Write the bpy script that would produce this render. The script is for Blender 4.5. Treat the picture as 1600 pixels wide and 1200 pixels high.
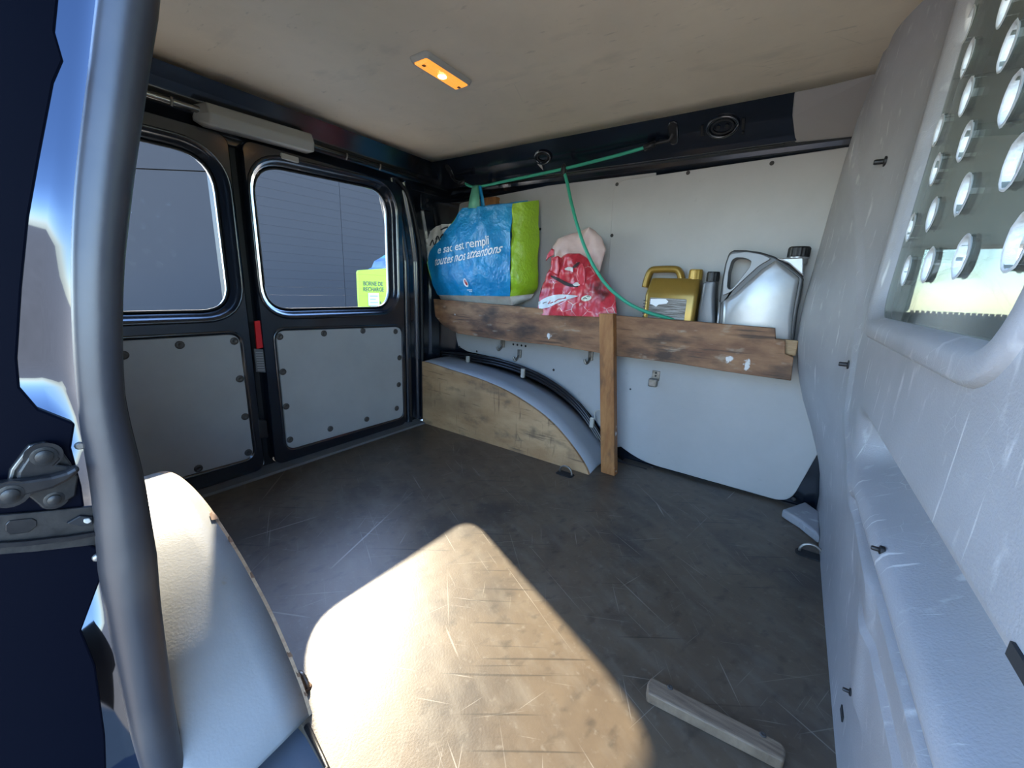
import bpy, bmesh, math, random
import numpy as np
from mathutils import Vector, Matrix, noise
from mathutils.geometry import delaunay_2d_cdt

random.seed(7)
sc = bpy.context.scene
for o in list(bpy.data.objects):
    bpy.data.objects.remove(o)

# ------------------------------------------------------------------ camera
CAMH = 0.70
V1, V2 = np.array([-136., 410.]), np.array([1246., 467.])
PPT = np.array([800., 600.])
FPX = math.sqrt(-float(np.dot(V1 - PPT, V2 - PPT)))
_a = np.array([V1[0] - 800, 600 - V1[1], -FPX]); _b = np.array([V2[0] - 800, 600 - V2[1], -FPX])
_ex = -_a / np.linalg.norm(_a); _ey = _b / np.linalg.norm(_b); _ez = np.cross(_ex, _ey)
RM = np.array([_ex, _ey, _ez])
cd = bpy.data.cameras.new('camera'); cam = bpy.data.objects.new('camera', cd)
sc.collection.objects.link(cam)
cd.sensor_width = 36; cd.lens = FPX / 1600 * 36; cd.clip_start = 0.01; cd.clip_end = 300
cam.matrix_world = Matrix.Translation((0, 0, CAMH)) @ Matrix([list(r) for r in RM]).to_4x4()
sc.camera = cam


def ray(x, y):
    return RM @ np.array([x - 800, 600 - y, -FPX])


def on(axis, val, x, y):
    """pixel -> point on the plane axis = val (a wall, the floor, a shelf front)"""
    d = ray(x, y); C = np.array([0, 0, CAMH]); t = (val - C[axis]) / d[axis]
    return C + t * d


# ------------------------------------------------------------------ light
SUN_DIR = Vector((0.79, -0.35, -0.570)).normalized()
w = bpy.data.worlds.new('sky'); sc.world = w; w.use_nodes = True
nt = w.node_tree; nt.nodes.clear()
so = nt.nodes.new('ShaderNodeOutputWorld'); bg = nt.nodes.new('ShaderNodeBackground'); sk = nt.nodes.new('ShaderNodeTexSky')
sk.sky_type = 'NISHITA'; sk.sun_disc = False
sk.sun_elevation = math.asin(-SUN_DIR.z)
sk.sun_rotation = math.atan2(-SUN_DIR.x, -SUN_DIR.y)
sk.air_density = 1.0; sk.dust_density = 0.25; sk.ozone_density = 3.5
bg.inputs['Strength'].default_value = 0.88
tint = nt.nodes.new('ShaderNodeMix'); tint.data_type = 'RGBA'; tint.blend_type = 'MULTIPLY'; tint.inputs[0].default_value = 1
tint.inputs[7].default_value = (.93, 1.0, 1.10, 1)
nt.links.new(sk.outputs[0], tint.inputs[6]); nt.links.new(tint.outputs[2], bg.inputs[0]); nt.links.new(bg.outputs[0], so.inputs[0])
sl = bpy.data.lights.new('sun', 'SUN'); sl.energy = 12; sl.angle = math.radians(0.8); sl.color = (1.0, 0.87, 0.66)
sun = bpy.data.objects.new('sun', sl); sc.collection.objects.link(sun)
sun.rotation_euler = SUN_DIR.to_track_quat('-Z', 'Y').to_euler()
vs = sc.view_settings
vs.view_transform = 'Standard'; vs.look = 'None'; vs.gamma = 1; vs.exposure = 1.08; vs.use_curve_mapping = False

# ------------------------------------------------------------------ helpers
COL = sc.collection


def lin(c):
    c = c / 255.0
    return c / 12.92 if c <= 0.04045 else ((c + 0.055) / 1.055) ** 2.4


def rgb(r, g, b):
    return (lin(r), lin(g), lin(b), 1)


def nodes_of(m):
    m.use_nodes = True
    t = m.node_tree
    return t, t.nodes.get('Principled BSDF')


def mat(name, col, rough=0.5, metal=0.0, col2=None, scale=8.0, amt=0.5, bump=0.0, bscale=60.0, coat=0.0, spec=0.5,
        stretch=(1, 1, 1), ior=None, detail=6, lo=0.35, hi=0.65, emis=None, estr=0):
    m = bpy.data.materials.new(name)
    t, p = nodes_of(m)
    p.inputs['Base Color'].default_value = col
    p.inputs['Roughness'].default_value = rough
    p.inputs['Metallic'].default_value = metal
    p.inputs['Specular IOR Level'].default_value = spec
    p.inputs['Coat Weight'].default_value = coat
    p.inputs['Coat Roughness'].default_value = 0.03
    if ior: p.inputs['IOR'].default_value = ior
    if emis:
        p.inputs['Emission Color'].default_value = emis; p.inputs['Emission Strength'].default_value = estr
    tc = mp = None
    if col2 or bump:
        tc = t.nodes.new('ShaderNodeTexCoord'); mp = t.nodes.new('ShaderNodeMapping')
        t.links.new(tc.outputs['Object'], mp.inputs[0]); mp.inputs['Scale'].default_value = stretch
    if col2:
        n = t.nodes.new('ShaderNodeTexNoise'); n.inputs['Scale'].default_value = scale; n.inputs['Detail'].default_value = detail
        n.inputs['Roughness'].default_value = 0.65
        t.links.new(mp.outputs[0], n.inputs['Vector'])
        cr = t.nodes.new('ShaderNodeValToRGB'); cr.color_ramp.elements[0].position = lo; cr.color_ramp.elements[1].position = hi
        cr.color_ramp.elements[0].color = col; cr.color_ramp.elements[1].color = col2
        t.links.new(n.outputs['Fac'], cr.inputs[0]); t.links.new(cr.outputs[0], p.inputs['Base Color'])
    if bump:
        n2 = t.nodes.new('ShaderNodeTexNoise'); n2.inputs['Scale'].default_value = bscale; n2.inputs['Detail'].default_value = 4
        t.links.new(mp.outputs[0], n2.inputs['Vector'])
        b = t.nodes.new('ShaderNodeBump'); b.inputs['Strength'].default_value = bump; b.inputs['Distance'].default_value = 0.004
        t.links.new(n2.outputs['Fac'], b.inputs['Height']); t.links.new(b.outputs[0], p.inputs['Normal'])
    return m


def scratch_layer(m, col, scale, width, mask_scale, mask_lo, amount, rot=0.0, stretch=(1, 1, 1), seed=0.0):
    """thin scratches: edges of a stretched voronoi, broken up by noise, mixed over the base colour"""
    t, p = nodes_of(m)
    tc = t.nodes.new('ShaderNodeTexCoord'); mp = t.nodes.new('ShaderNodeMapping')
    mp.inputs['Rotation'].default_value = (0, 0, rot) if not isinstance(rot, tuple) else rot
    mp.inputs['Scale'].default_value = stretch; mp.inputs['Location'].default_value = (seed, seed * 1.7, seed * .6)
    t.links.new(tc.outputs['Object'], mp.inputs[0])
    v = t.nodes.new('ShaderNodeTexVoronoi'); v.feature = 'DISTANCE_TO_EDGE'; v.inputs['Scale'].default_value = scale
    t.links.new(mp.outputs[0], v.inputs['Vector'])
    lt = t.nodes.new('ShaderNodeMath'); lt.operation = 'LESS_THAN'; lt.inputs[1].default_value = width
    t.links.new(v.outputs['Distance'], lt.inputs[0])
    n = t.nodes.new('ShaderNodeTexNoise'); n.inputs['Scale'].default_value = mask_scale; n.inputs['Detail'].default_value = 3
    t.links.new(tc.outputs['Object'], n.inputs['Vector'])
    mr = t.nodes.new('ShaderNodeMapRange'); mr.inputs[1].default_value = mask_lo; mr.inputs[2].default_value = mask_lo + 0.15
    t.links.new(n.outputs['Fac'], mr.inputs[0])
    mu = t.nodes.new('ShaderNodeMath'); mu.operation = 'MULTIPLY'; t.links.new(lt.outputs[0], mu.inputs[0]); t.links.new(mr.outputs[0], mu.inputs[1])
    mu2 = t.nodes.new('ShaderNodeMath'); mu2.operation = 'MULTIPLY'; mu2.inputs[1].default_value = amount; t.links.new(mu.outputs[0], mu2.inputs[0])
    mx = t.nodes.new('ShaderNodeMix'); mx.data_type = 'RGBA'
    t.links.new(mu2.outputs[0], mx.inputs[0])
    src = p.inputs['Base Color'].links
    if src:
        t.links.new(src[0].from_socket, mx.inputs[6])
    else:
        mx.inputs[6].default_value = p.inputs['Base Color'].default_value
    mx.inputs[7].default_value = col
    t.links.new(mx.outputs[2], p.inputs['Base Color'])


def patch_layer(m, col, scale, lo, hi, amount=1.0, stretch=(1, 1, 1), seed=0.0, detail=8, rot=0.0):
    """stains, paint smears: thresholded noise mixed over the base colour"""
    t, p = nodes_of(m)
    tc = t.nodes.new('ShaderNodeTexCoord'); mp = t.nodes.new('ShaderNodeMapping')
    mp.inputs['Scale'].default_value = stretch; mp.inputs['Location'].default_value = (seed, seed * 1.3, -seed)
    m0 = t.nodes.new('ShaderNodeMapping'); m0.inputs['Rotation'].default_value = (0, 0, rot)
    t.links.new(tc.outputs['Object'], m0.inputs[0]); t.links.new(m0.outputs[0], mp.inputs[0])
    n = t.nodes.new('ShaderNodeTexNoise'); n.inputs['Scale'].default_value = scale; n.inputs['Detail'].default_value = detail
    t.links.new(mp.outputs[0], n.inputs['Vector'])
    mr = t.nodes.new('ShaderNodeMapRange'); mr.inputs[1].default_value = lo; mr.inputs[2].default_value = hi; mr.inputs[4].default_value = amount
    t.links.new(n.outputs['Fac'], mr.inputs[0])
    mx = t.nodes.new('ShaderNodeMix'); mx.data_type = 'RGBA'
    t.links.new(mr.outputs[0], mx.inputs[0])
    src = p.inputs['Base Color'].links
    if src:
        t.links.new(src[0].from_socket, mx.inputs[6])
    else:
        mx.inputs[6].default_value = p.inputs['Base Color'].default_value
    mx.inputs[7].default_value = col
    t.links.new(mx.outputs[2], p.inputs['Base Color'])


def glass(name, tint=(1, 1, 1, 1), rough=0.0, gloss=1.0, haze=0.0, hazecol=(.5, .5, .5, 1)):
    m = bpy.data.materials.new(name); m.use_nodes = True
    t = m.node_tree; t.nodes.clear()
    out = t.nodes.new('ShaderNodeOutputMaterial'); tr = t.nodes.new('ShaderNodeBsdfTransparent'); gl = t.nodes.new('ShaderNodeBsdfGlossy')
    fr = t.nodes.new('ShaderNodeFresnel'); fr.inputs[0].default_value = 1.45
    tr.inputs[0].default_value = tint; gl.inputs['Roughness'].default_value = rough
    mm = t.nodes.new('ShaderNodeMath'); mm.operation = 'MULTIPLY'; mm.inputs[1].default_value = gloss
    t.links.new(fr.outputs[0], mm.inputs[0])
    mx = t.nodes.new('ShaderNodeMixShader'); t.links.new(mm.outputs[0], mx.inputs[0])
    t.links.new(tr.outputs[0], mx.inputs[1]); t.links.new(gl.outputs[0], mx.inputs[2])
    last = mx
    if haze:
        df = t.nodes.new('ShaderNodeBsdfDiffuse'); df.inputs[0].default_value = hazecol
        m2 = t.nodes.new('ShaderNodeMixShader'); m2.inputs[0].default_value = haze
        t.links.new(mx.outputs[0], m2.inputs[1]); t.links.new(df.outputs[0], m2.inputs[2]); last = m2
    t.links.new(last.outputs[0], out.inputs[0])
    return m


def mesh(name, verts, faces, smooth=False):
    me = bpy.data.meshes.new(name)
    me.from_pydata([tuple(map(float, v)) for v in verts], [], faces)
    me.validate(); me.update()
    bm = bmesh.new(); bm.from_mesh(me); bmesh.ops.recalc_face_normals(bm, faces=bm.faces[:]); bm.to_mesh(me); bm.free()
    if smooth:
        me.polygons.foreach_set('use_smooth', [True] * len(me.polygons))
    return me


def obj(name, me, m=None, parent=None, bevel=0, bseg=2, subsurf=0, autosmooth=None):
    o = bpy.data.objects.new(name, me); COL.objects.link(o)
    if m is not None and me is not None:
        if not me.materials: me.materials.append(m)
    if parent is not None:
        o.parent = parent
        o.matrix_parent_inverse = parent.matrix_basis.inverted()
    if subsurf:
        s = o.modifiers.new('sub', 'SUBSURF'); s.levels = subsurf; s.render_levels = subsurf
    if bevel:
        b = o.modifiers.new('bevel', 'BEVEL'); b.width = bevel; b.segments = bseg; b.limit_method = 'ANGLE'; b.angle_limit = math.radians(40)
    return o


def mk(name, verts, faces, m, parent=None, smooth=False, **k):
    return obj(name, mesh(name, verts, faces, smooth), m, parent, **k)


def empty(name, loc, label, cat, group=None, kind=None):
    o = bpy.data.objects.new(name, None); COL.objects.link(o); o.location = loc; o.empty_display_size = 0.05
    return tag(o, label, cat, group, kind)


def tag(o, label, cat, group=None, kind=None):
    o['label'] = label; o['category'] = cat
    if group: o['group'] = group
    if kind: o['kind'] = kind
    return o


def box_data(x0, x1, y0, y1, z0, z1):
    v = [(x, y, z) for x in (x0, x1) for y in (y0, y1) for z in (z0, z1)]
    f = [(0, 1, 3, 2), (4, 6, 7, 5), (0, 4, 5, 1), (2, 3, 7, 6), (0, 2, 6, 4), (1, 5, 7, 3)]
    return v, f


def box(name, x0, x1, y0, y1, z0, z1, m, parent=None, bevel=0.0, **k):
    v, f = box_data(x0, x1, y0, y1, z0, z1)
    return mk(name, v, f, m, parent, bevel=bevel, **k)


AX = {'x': lambda a, b, d: (d, a, b), 'y': lambda a, b, d: (a, d, b), 'z': lambda a, b, d: (a, b, d)}


def loop3(pts, axis, d):
    return [AX[axis](a, b, d) for a, b in pts]


def loft(loops, cap0=True, cap1=True, closed=True):
    n = len(loops[0]); v = []; f = []
    for L in loops: v += list(L)
    for i in range(len(loops) - 1):
        for j in range(n if closed else n - 1):
            k = (j + 1) % n
            f.append((i * n + j, i * n + k, (i + 1) * n + k, (i + 1) * n + j))
    if cap0: f.append(tuple(range(n)))
    if cap1: f.append(tuple((len(loops) - 1) * n + j for j in range(n)))
    return v, f


def prism(name, pts, axis, d0, d1, m, parent=None, bevel=0, **k):
    v, f = loft([loop3(pts, axis, d0), loop3(pts, axis, d1)])
    return mk(name, v, f, m, parent, bevel=bevel, **k)


def rrect(x0, x1, y0, y1, r, n=6):
    pts = []
    for cx, cy, a0 in ((x1 - r, y1 - r, 0), (x0 + r, y1 - r, 90), (x0 + r, y0 + r, 180), (x1 - r, y0 + r, 270)):
        for i in range(n + 1):
            a = math.radians(a0 + 90 * i / n); pts.append((cx + r * math.cos(a), cy + r * math.sin(a)))
    return pts


def roundpoly(pts, rs, n=6):
    """polygon with each corner rounded by its own radius"""
    out = []; N = len(pts)
    for i in range(N):
        p = Vector(pts[i]); a = Vector(pts[i - 1]); b = Vector(pts[(i + 1) % N]); r = rs[i] if isinstance(rs, (list, tuple)) else rs
        if r <= 0: out.append(tuple(p)); continue
        ua = (a - p); ub = (b - p); la, lb = ua.length, ub.length; ua.normalize(); ub.normalize()
        r_ = min(r, la * .49, lb * .49)
        p0 = p + ua * r_; p1 = p + ub * r_
        for k in range(n + 1):
            t = k / n; out.append(tuple((1 - t) ** 2 * p0 + 2 * t * (1 - t) * p + t * t * p1))
    return out


def inset_loop(pts, d):
    """move a closed 2D loop outwards (d>0) along its normals"""
    N = len(pts); out = []
    area = sum(pts[i][0] * pts[(i + 1) % N][1] - pts[(i + 1) % N][0] * pts[i][1] for i in range(N))
    s = 1 if area > 0 else -1
    for i in range(N):
        k = 1
        a = Vector(pts[i - 1]); b = Vector(pts[(i + 1) % N]); t = b - a
        if t.length < 1e-9: t = Vector((1, 0))
        t.normalize(); out.append((pts[i][0] + s * t.y * d, pts[i][1] - s * t.x * d))
    return out


def catmull(pts, sub=8):
    P = [Vector(p) for p in pts]; out = []
    for i in range(len(P) - 1):
        p0 = P[max(i - 1, 0)]; p1 = P[i]; p2 = P[i + 1]; p3 = P[min(i + 2, len(P) - 1)]
        for k in range(sub):
            t = k / sub
            out.append(0.5 * ((2 * p1) + (-p0 + p2) * t + (2 * p0 - 5 * p1 + 4 * p2 - p3) * t * t + (-p0 + 3 * p1 - 3 * p2 + p3) * t ** 3))
    out.append(P[-1]); return out


def tube_data(pts, r, n=10, rb=None, up=None):
    P = [Vector(p) for p in pts]; loops = []
    prev = None
    for i, p in enumerate(P):
        t = (P[min(i + 1, len(P) - 1)] - P[max(i - 1, 0)]).normalized()
        if prev is None:
            u = Vector(up) if up else (Vector((0, 0, 1)) if abs(t.z) < .9 else Vector((1, 0, 0)))
        else:
            u = prev
        u = (u - t * u.dot(t)).normalized(); prev = u; s = t.cross(u)
        ri = r[i] if isinstance(r, (list, tuple)) else r
        rbi = (rb if rb is not None else ri)
        loops.append([tuple(p + u * (ri * math.cos(2 * math.pi * k / n)) + s * (rbi * math.sin(2 * math.pi * k / n))) for k in range(n)])
    return loft(loops)


def tube(name, pts, r, m, parent=None, n=10, sub=0, rb=None, up=None):
    if sub: pts = catmull(pts, sub)
    v, f = tube_data(pts, r, n, rb, up)
    return mk(name, v, f, m, parent, smooth=True)


def lathe_data(prof, n=24, c=(0, 0, 0), axis='z'):
    loops = []
    for r, h in prof:
        L = []
        for k in range(n):
            a = 2 * math.pi * k / n; p, q = r * math.cos(a), r * math.sin(a)
            L.append({'z': (c[0] + p, c[1] + q, c[2] + h), 'y': (c[0] + p, c[1] + h, c[2] + q), 'x': (c[0] + h, c[1] + p, c[2] + q)}[axis])
        loops.append(L)
    return loft(loops)


def lathe(name, prof, m, parent=None, n=24, c=(0, 0, 0), axis='z', smooth=True):
    v, f = lathe_data(prof, n, c, axis)
    o = mk(name, v, f, m, parent, smooth=smooth)
    if smooth:
        e = o.modifiers.new('es', 'EDGE_SPLIT'); e.split_angle = math.radians(50)
    return o


def poly_holes(outer, holes):
    """triangulate a 2D outline with holes -> verts, faces"""
    vs_ = []; es = []; 
    for L in [outer] + holes:
        b = len(vs_); vs_ += [Vector(p) for p in L]; es += [(b + i, b + (i + 1) % len(L)) for i in range(len(L))]
    r = delaunay_2d_cdt(vs_, es, [], 0, 1e-6)
    V, F = r[0], r[2]

    def inside(p, L):
        c = False
        for i in range(len(L)):
            x1, y1 = L[i]; x2, y2 = L[i - 1]
            if (y1 > p[1]) != (y2 > p[1]) and p[0] < (x2 - x1) * (p[1] - y1) / (y2 - y1) + x1: c = not c
        return c
    fs = []
    for f in F:
        cx = sum(V[i][0] for i in f) / len(f); cy = sum(V[i][1] for i in f) / len(f)
        if inside((cx, cy), outer) and not any(inside((cx, cy), h) for h in holes): fs.append(tuple(f))
    return [tuple(v) for v in V], fs


def slab_holes(name, outer, holes, axis, d0, d1, m, parent=None):
    V, F = poly_holes(outer, holes)
    n = len(V)
    v = [AX[axis](a, b, d0) for a, b in V] + [AX[axis](a, b, d1) for a, b in V]
    f = [x for x in F] + [tuple(n + i for i in reversed(x)) for x in F]
    ed = {}
    for x in F:
        for i in range(len(x)):
            a, b = x[i], x[(i + 1) % len(x)]
            ed[(a, b)] = 1
    for (a, b) in ed:
        if (b, a) not in ed: f.append((a, b, n + b, n + a))
    return mk(name, v, f, m, parent)


_screw = None


def disc_screw(name, m, c, axis, r, h, parent):
    """small domed screw head, axis points out of the surface; alike heads share mesh data"""
    global _screw
    if _screw is None:
        v, f = lathe_data([(1, 0), (.95, .35), (.6, .6), (.45, .6), (.3, .25), (.001, .2)], 12)
        _screw = {}
        _screw['d'] = (v, f)
    key = m.name
    if key not in _screw:
        me = mesh(name, *_screw['d'], smooth=True); me.materials.append(m); _screw[key] = me
    o = bpy.data.objects.new(name, _screw[key]); COL.objects.link(o)
    o.rotation_euler = Vector(axis).to_track_quat('Z', 'Y').to_euler(); o.location = c; o.scale = (r, r, h)
    if parent is not None:
        o.parent = parent; o.matrix_parent_inverse = parent.matrix_basis.inverted()
    return o


def text_data(s, size, shear=0.0, bold=0.0):
    c = bpy.data.curves.new('t', 'FONT'); c.body = s; c.size = size; c.shear = shear; c.offset = bold; c.resolution_u = 3
    o = bpy.data.objects.new('t', c); COL.objects.link(o)
    dg = bpy.context.evaluated_depsgraph_get(); me = bpy.data.meshes.new_from_object(o.evaluated_get(dg))
    V = [tuple(v.co) for v in me.vertices]; F = [tuple(p.vertices) for p in me.polygons]
    bpy.data.objects.remove(o); bpy.data.curves.remove(c); bpy.data.meshes.remove(me)
    return V, F


def smooth01(t):
    t = max(0.0, min(1.0, t)); return t * t * (3 - 2 * t)


def interp(x, xs, ys):
    return float(np.interp(x, xs, ys))

# ------------------------------------------------------------------ materials
M = {}
M['paint'] = mat('navy_paint', (0.004, 0.0075, 0.014, 1), 0.22, coat=1.0, spec=0.6, bump=0.02, bscale=25)
M['jamb'] = mat('navy_paint_polished', (0.055, 0.065, 0.085, 1), 0.05, metal=1.0)
nodes_of(M['paint'])[1].inputs['Coat Roughness'].default_value = .14
M['black'] = mat('black_plastic', (0.008, 0.008, 0.009, 1), 0.45, bump=.1, bscale=300)
M['dull'] = mat('dull_black', (0.006, 0.0065, 0.008, 1), 0.6)
M['white_panel'] = mat('white_ply_panel', (0.425, 0.42, 0.405, 1), 0.42, col2=(0.39, 0.385, 0.37, 1), scale=5, bump=.05, bscale=140)
scratch_layer(M['white_panel'], (0.2, 0.2, 0.19, 1), 9, 0.004, 5, 0.62, 0.35, rot=(0.3, .5, .2), stretch=(1, 1, 3))
patch_layer(M['white_panel'], (0.3, 0.29, 0.26, 1), 22, 0.68, 0.78, 0.35)
M['door_panel'] = mat('grey_door_panel', (0.36, 0.365, 0.355, 1), 0.45, col2=(0.32, 0.325, 0.315, 1), scale=4, bump=.06, bscale=220)
scratch_layer(M['door_panel'], (.42, .43, .42, 1), 7, .003, 6, .66, .4, stretch=(1, 2.5, 1))
M['screw_dark'] = mat('dark_screw', (0.07, 0.065, 0.06, 1), 0.45, metal=.4)
M['screw_black'] = mat('black_screw', (0.02, 0.018, 0.016, 1), 0.5)
M['hole'] = mat('dark_hole', (0.01, 0.01, 0.01, 1), 0.9)
M['head'] = mat('headliner_board', (0.65, 0.55, 0.41, 1), 0.62, col2=(0.575, 0.485, 0.36, 1), scale=3.2, bump=.06, bscale=120)
scratch_layer(M['head'], (0.22, 0.19, 0.15, 1), 3.5, 0.0035, 3.5, 0.55, 0.4, rot=.6, stretch=(1, 3, 1))
patch_layer(M['head'], (.28, .25, .2, 1), 6, .58, .8, .45, stretch=(1, 2, 1))
patch_layer(M['head'], (.2, .17, .13, 1), 26, .66, .74, .3, stretch=(1, 3, 1), seed=4)
M['rivet'] = mat('white_rivet', (0.55, 0.52, 0.46, 1), 0.5)
M['floor'] = mat('dark_ply_floor', (0.072, 0.052, 0.034, 1), 0.38, col2=(0.118, 0.088, 0.056, 1), scale=3.5, bump=.05, bscale=240, spec=.55)
patch_layer(M['floor'], (.04, .033, .028, 1), 5, .52, .68, .8, seed=3)
patch_layer(M['floor'], (.16, .14, .11, 1), 70, .6, .75, .55, seed=5)
patch_layer(M['floor'], (.15, .13, .10, 1), 11, .48, .78, .55, stretch=(1, 2.2, 1), seed=17, rot=.5)
patch_layer(M['floor'], (.03, .024, .018, 1), 24, .56, .72, .6, stretch=(1, 1.6, 1), seed=23, rot=1.9)
for i, (r_, sx_, sy_, lo_) in enumerate(((.35, 230, 4.5, .755), (1.1, 260, 5.5, .76), (2.05, 220, 4, .745), (2.6, 240, 5, .745), (.8, 150, 2.2, .765), (2.35, 130, 1.6, .765))):
    patch_layer(M['floor'], (.26, .235, .195, 1), 1.0, lo_ - .015, lo_ + .04, .6, stretch=(sx_, sy_, 1), seed=i * 7.3, detail=1, rot=r_)
patch_layer(M['floor'], (.02, .016, .012, 1), 1.0, .69, .73, .6, stretch=(110, 3, 1), seed=51, detail=1, rot=.95)
scratch_layer(M['floor'], (.45, .42, .37, 1), 1.6, .0016, 3, .52, .8, rot=2.45, stretch=(1, .3, 1), seed=14)
M['box_top'] = mat('grey_laminate', (0.33, 0.35, 0.37, 1), 0.4, col2=(0.29, 0.31, 0.33, 1), scale=6, bump=.05, bscale=200)
M['near_top'] = mat('pale_laminate', (0.285, 0.29, 0.29, 1), 0.36, col2=(0.24, 0.245, 0.245, 1), scale=5, bump=.08, bscale=260)
scratch_layer(M['near_top'], (.2, .2, .19, 1), 14, .004, 8, .6, .5, rot=.4, stretch=(2, 1, 1))
patch_layer(M['near_top'], (.25, .22, .18, 1), 40, .69, .76, .6)
M['ply'] = mat('stained_plywood', (0.36, 0.205, 0.095, 1), 0.6, col2=(0.50, 0.325, 0.17, 1), scale=7, stretch=(.6, 1, 1.4), bump=.15, bscale=60)
patch_layer(M['ply'], (.12, .085, .055, 1), 16, .55, .72, .7, stretch=(.7, 1, 1.2), seed=2)
scratch_layer(M['ply'], (.07, .05, .035, 1), 16, .012, 7, .52, .5, stretch=(1, 1, 1.4), seed=1)
patch_layer(M['ply'], (.09, .06, .04, 1), 3, .6, .75, .55, stretch=(.5, 1, 1), seed=6)
patch_layer(M['ply'], (.10, .06, .035, 1), 1.0, .64, .72, .6, stretch=(70, 1, 7), seed=31, detail=3)
patch_layer(M['ply'], (.10, .06, .035, 1), 1.0, .64, .72, .6, stretch=(6, 1, 90), seed=37, detail=3)
M['ply_edge'] = mat('plywood_edge', (.24, .15, .09, 1), .7, col2=(.38, .27, .17, 1), scale=30, stretch=(.2, 1, 6))
M['oldwood'] = mat('old_brown_wood', (0.15, 0.062, 0.026, 1), 0.62, col2=(0.33, 0.17, 0.078, 1), scale=9, stretch=(.55, 1, 1.8), bump=.25, bscale=70)
patch_layer(M['oldwood'], (.035, .018, .01, 1), 11, .48, .66, .9, stretch=(.6, 1, 1.3), seed=4)
patch_layer(M['oldwood'], (.38, .29, .2, 1), 30, .62, .72, .65, stretch=(.5, 1, 1.4), seed=8)
patch_layer(M['oldwood'], (.03, .016, .009, 1), 1.0, .6, .7, .7, stretch=(5, 1, 90), seed=21, detail=3)
patch_layer(M['oldwood'], (.7, .68, .64, 1), 13, .70, .72, .95, stretch=(1, 1, .7), seed=11)
M['postwood'] = mat('orange_brown_wood', (0.24, 0.088, 0.022, 1), 0.6, col2=(0.40, 0.18, 0.055, 1), scale=9, stretch=(3, 1, .7), bump=.2, bscale=70)
patch_layer(M['postwood'], (.08, .045, .022, 1), 12, .52, .7, .8, stretch=(1.5, 1, .6), seed=4)
patch_layer(M['postwood'], (.72, .69, .64, 1), 22, .68, .71, .9, stretch=(1, 1, 1), seed=3)
M['palewood'] = mat('weathered_pale_wood', (0.22, 0.16, 0.105, 1), 0.6, col2=(0.10, 0.068, 0.042, 1), scale=10, stretch=(1.2, 14, 1), bump=.3, bscale=80)
patch_layer(M['palewood'], (.6, .57, .53, 1), 16, .66, .72, .6, stretch=(1, 2, 1), seed=2)
M['freshwood'] = mat('cut_end_grain', (0.55, 0.38, 0.2, 1), .6, col2=(.32, .19, .09, 1), scale=14, stretch=(1, 1, 7))
M['seal'] = mat('black_rubber', (0.022, 0.022, 0.026, 1), 0.42, bump=.08, bscale=60, spec=.6)
patch_layer(M['seal'], (.055, .05, .047, 1), 7, .5, .75, .6)
M['bulk'] = mat('grey_moulded_plastic', (0.295, 0.292, 0.298, 1), 0.42, col2=(.25, .248, .252, 1), scale=5, bump=.16, bscale=420)
scratch_layer(M['bulk'], (.62, .62, .6, 1), 38, .010, 14, .56, .4, rot=(.7, .3, .2), seed=2)
patch_layer(M['bulk'], (.66, .65, .62, 1), 1.0, .68, .74, .6, stretch=(20, 110, 9), seed=3, detail=2)
patch_layer(M['bulk'], (.2, .2, .2, 1), 7, .6, .75, .4, seed=9)
patch_layer(M['bulk'], (.55, .54, .53, 1), 24, .62, .74, .6, stretch=(1, 1.6, .7))
M['steel'] = mat('worn_zinc', (0.36, 0.34, 0.31, 1), 0.42, metal=.85, col2=(.2, .18, .15, 1), scale=40)
M['darksteel'] = mat('dark_greasy_metal', (0.012, 0.012, 0.014, 1), 0.36, metal=.5, col2=(.035, .032, .03, 1), scale=22, bump=.15, bscale=50)
M['dust'] = mat('dusty_black_metal', (0.006, 0.006, 0.006, 1), 0.4, col2=(.05, .044, .038, 1), scale=14, bump=.2, bscale=60, lo=.45, hi=.75)
M['rim'] = mat('frosted_cut_edge', (0.5, 0.51, 0.5, 1), 0.35, bump=.4, bscale=200)
M['pane'] = glass('perspex', (.55, .57, .53, 1), .02, .6, .085, (.36, .37, .34, 1))
M['winglass'] = glass('window_glass', (.97, .98, .98, 1), 0, .02)
M['green'] = mat('green_cord', (0.03, 0.34, 0.21, 1), 0.45, bump=.3, bscale=500)
M['cable'] = mat('black_cable', (0.012, 0.012, 0.014, 1), 0.28)
M['grey_plastic'] = mat('light_grey_plastic', (.36, .35, .315, 1), .5, bump=.05, bscale=200)
M['trim_plastic'] = mat('mid_grey_trim', (.27, .25, .235, 1), .5, bump=.1, bscale=300)
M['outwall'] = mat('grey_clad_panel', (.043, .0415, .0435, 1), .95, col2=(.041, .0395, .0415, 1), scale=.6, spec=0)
M['ground'] = mat('pale_concrete_yard', (.36, .30, .22, 1), .9, col2=(.43, .36, .27, 1), scale=3, bump=.2, bscale=60)

# ================================================================== SETTING
XR, YB, ZC = -1.50, 1.607, 1.25       # rear doors, far side panels, headliner
# ---- ground, outside wall
g = mk('ground', [(-40, -40, -.6), (40, -40, -.6), (40, 40, -.6), (-40, 40, -.6)], [(0, 1, 2, 3)], M['ground'])
tag(g, 'pale concrete yard around the van', 'ground', kind='structure')

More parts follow.
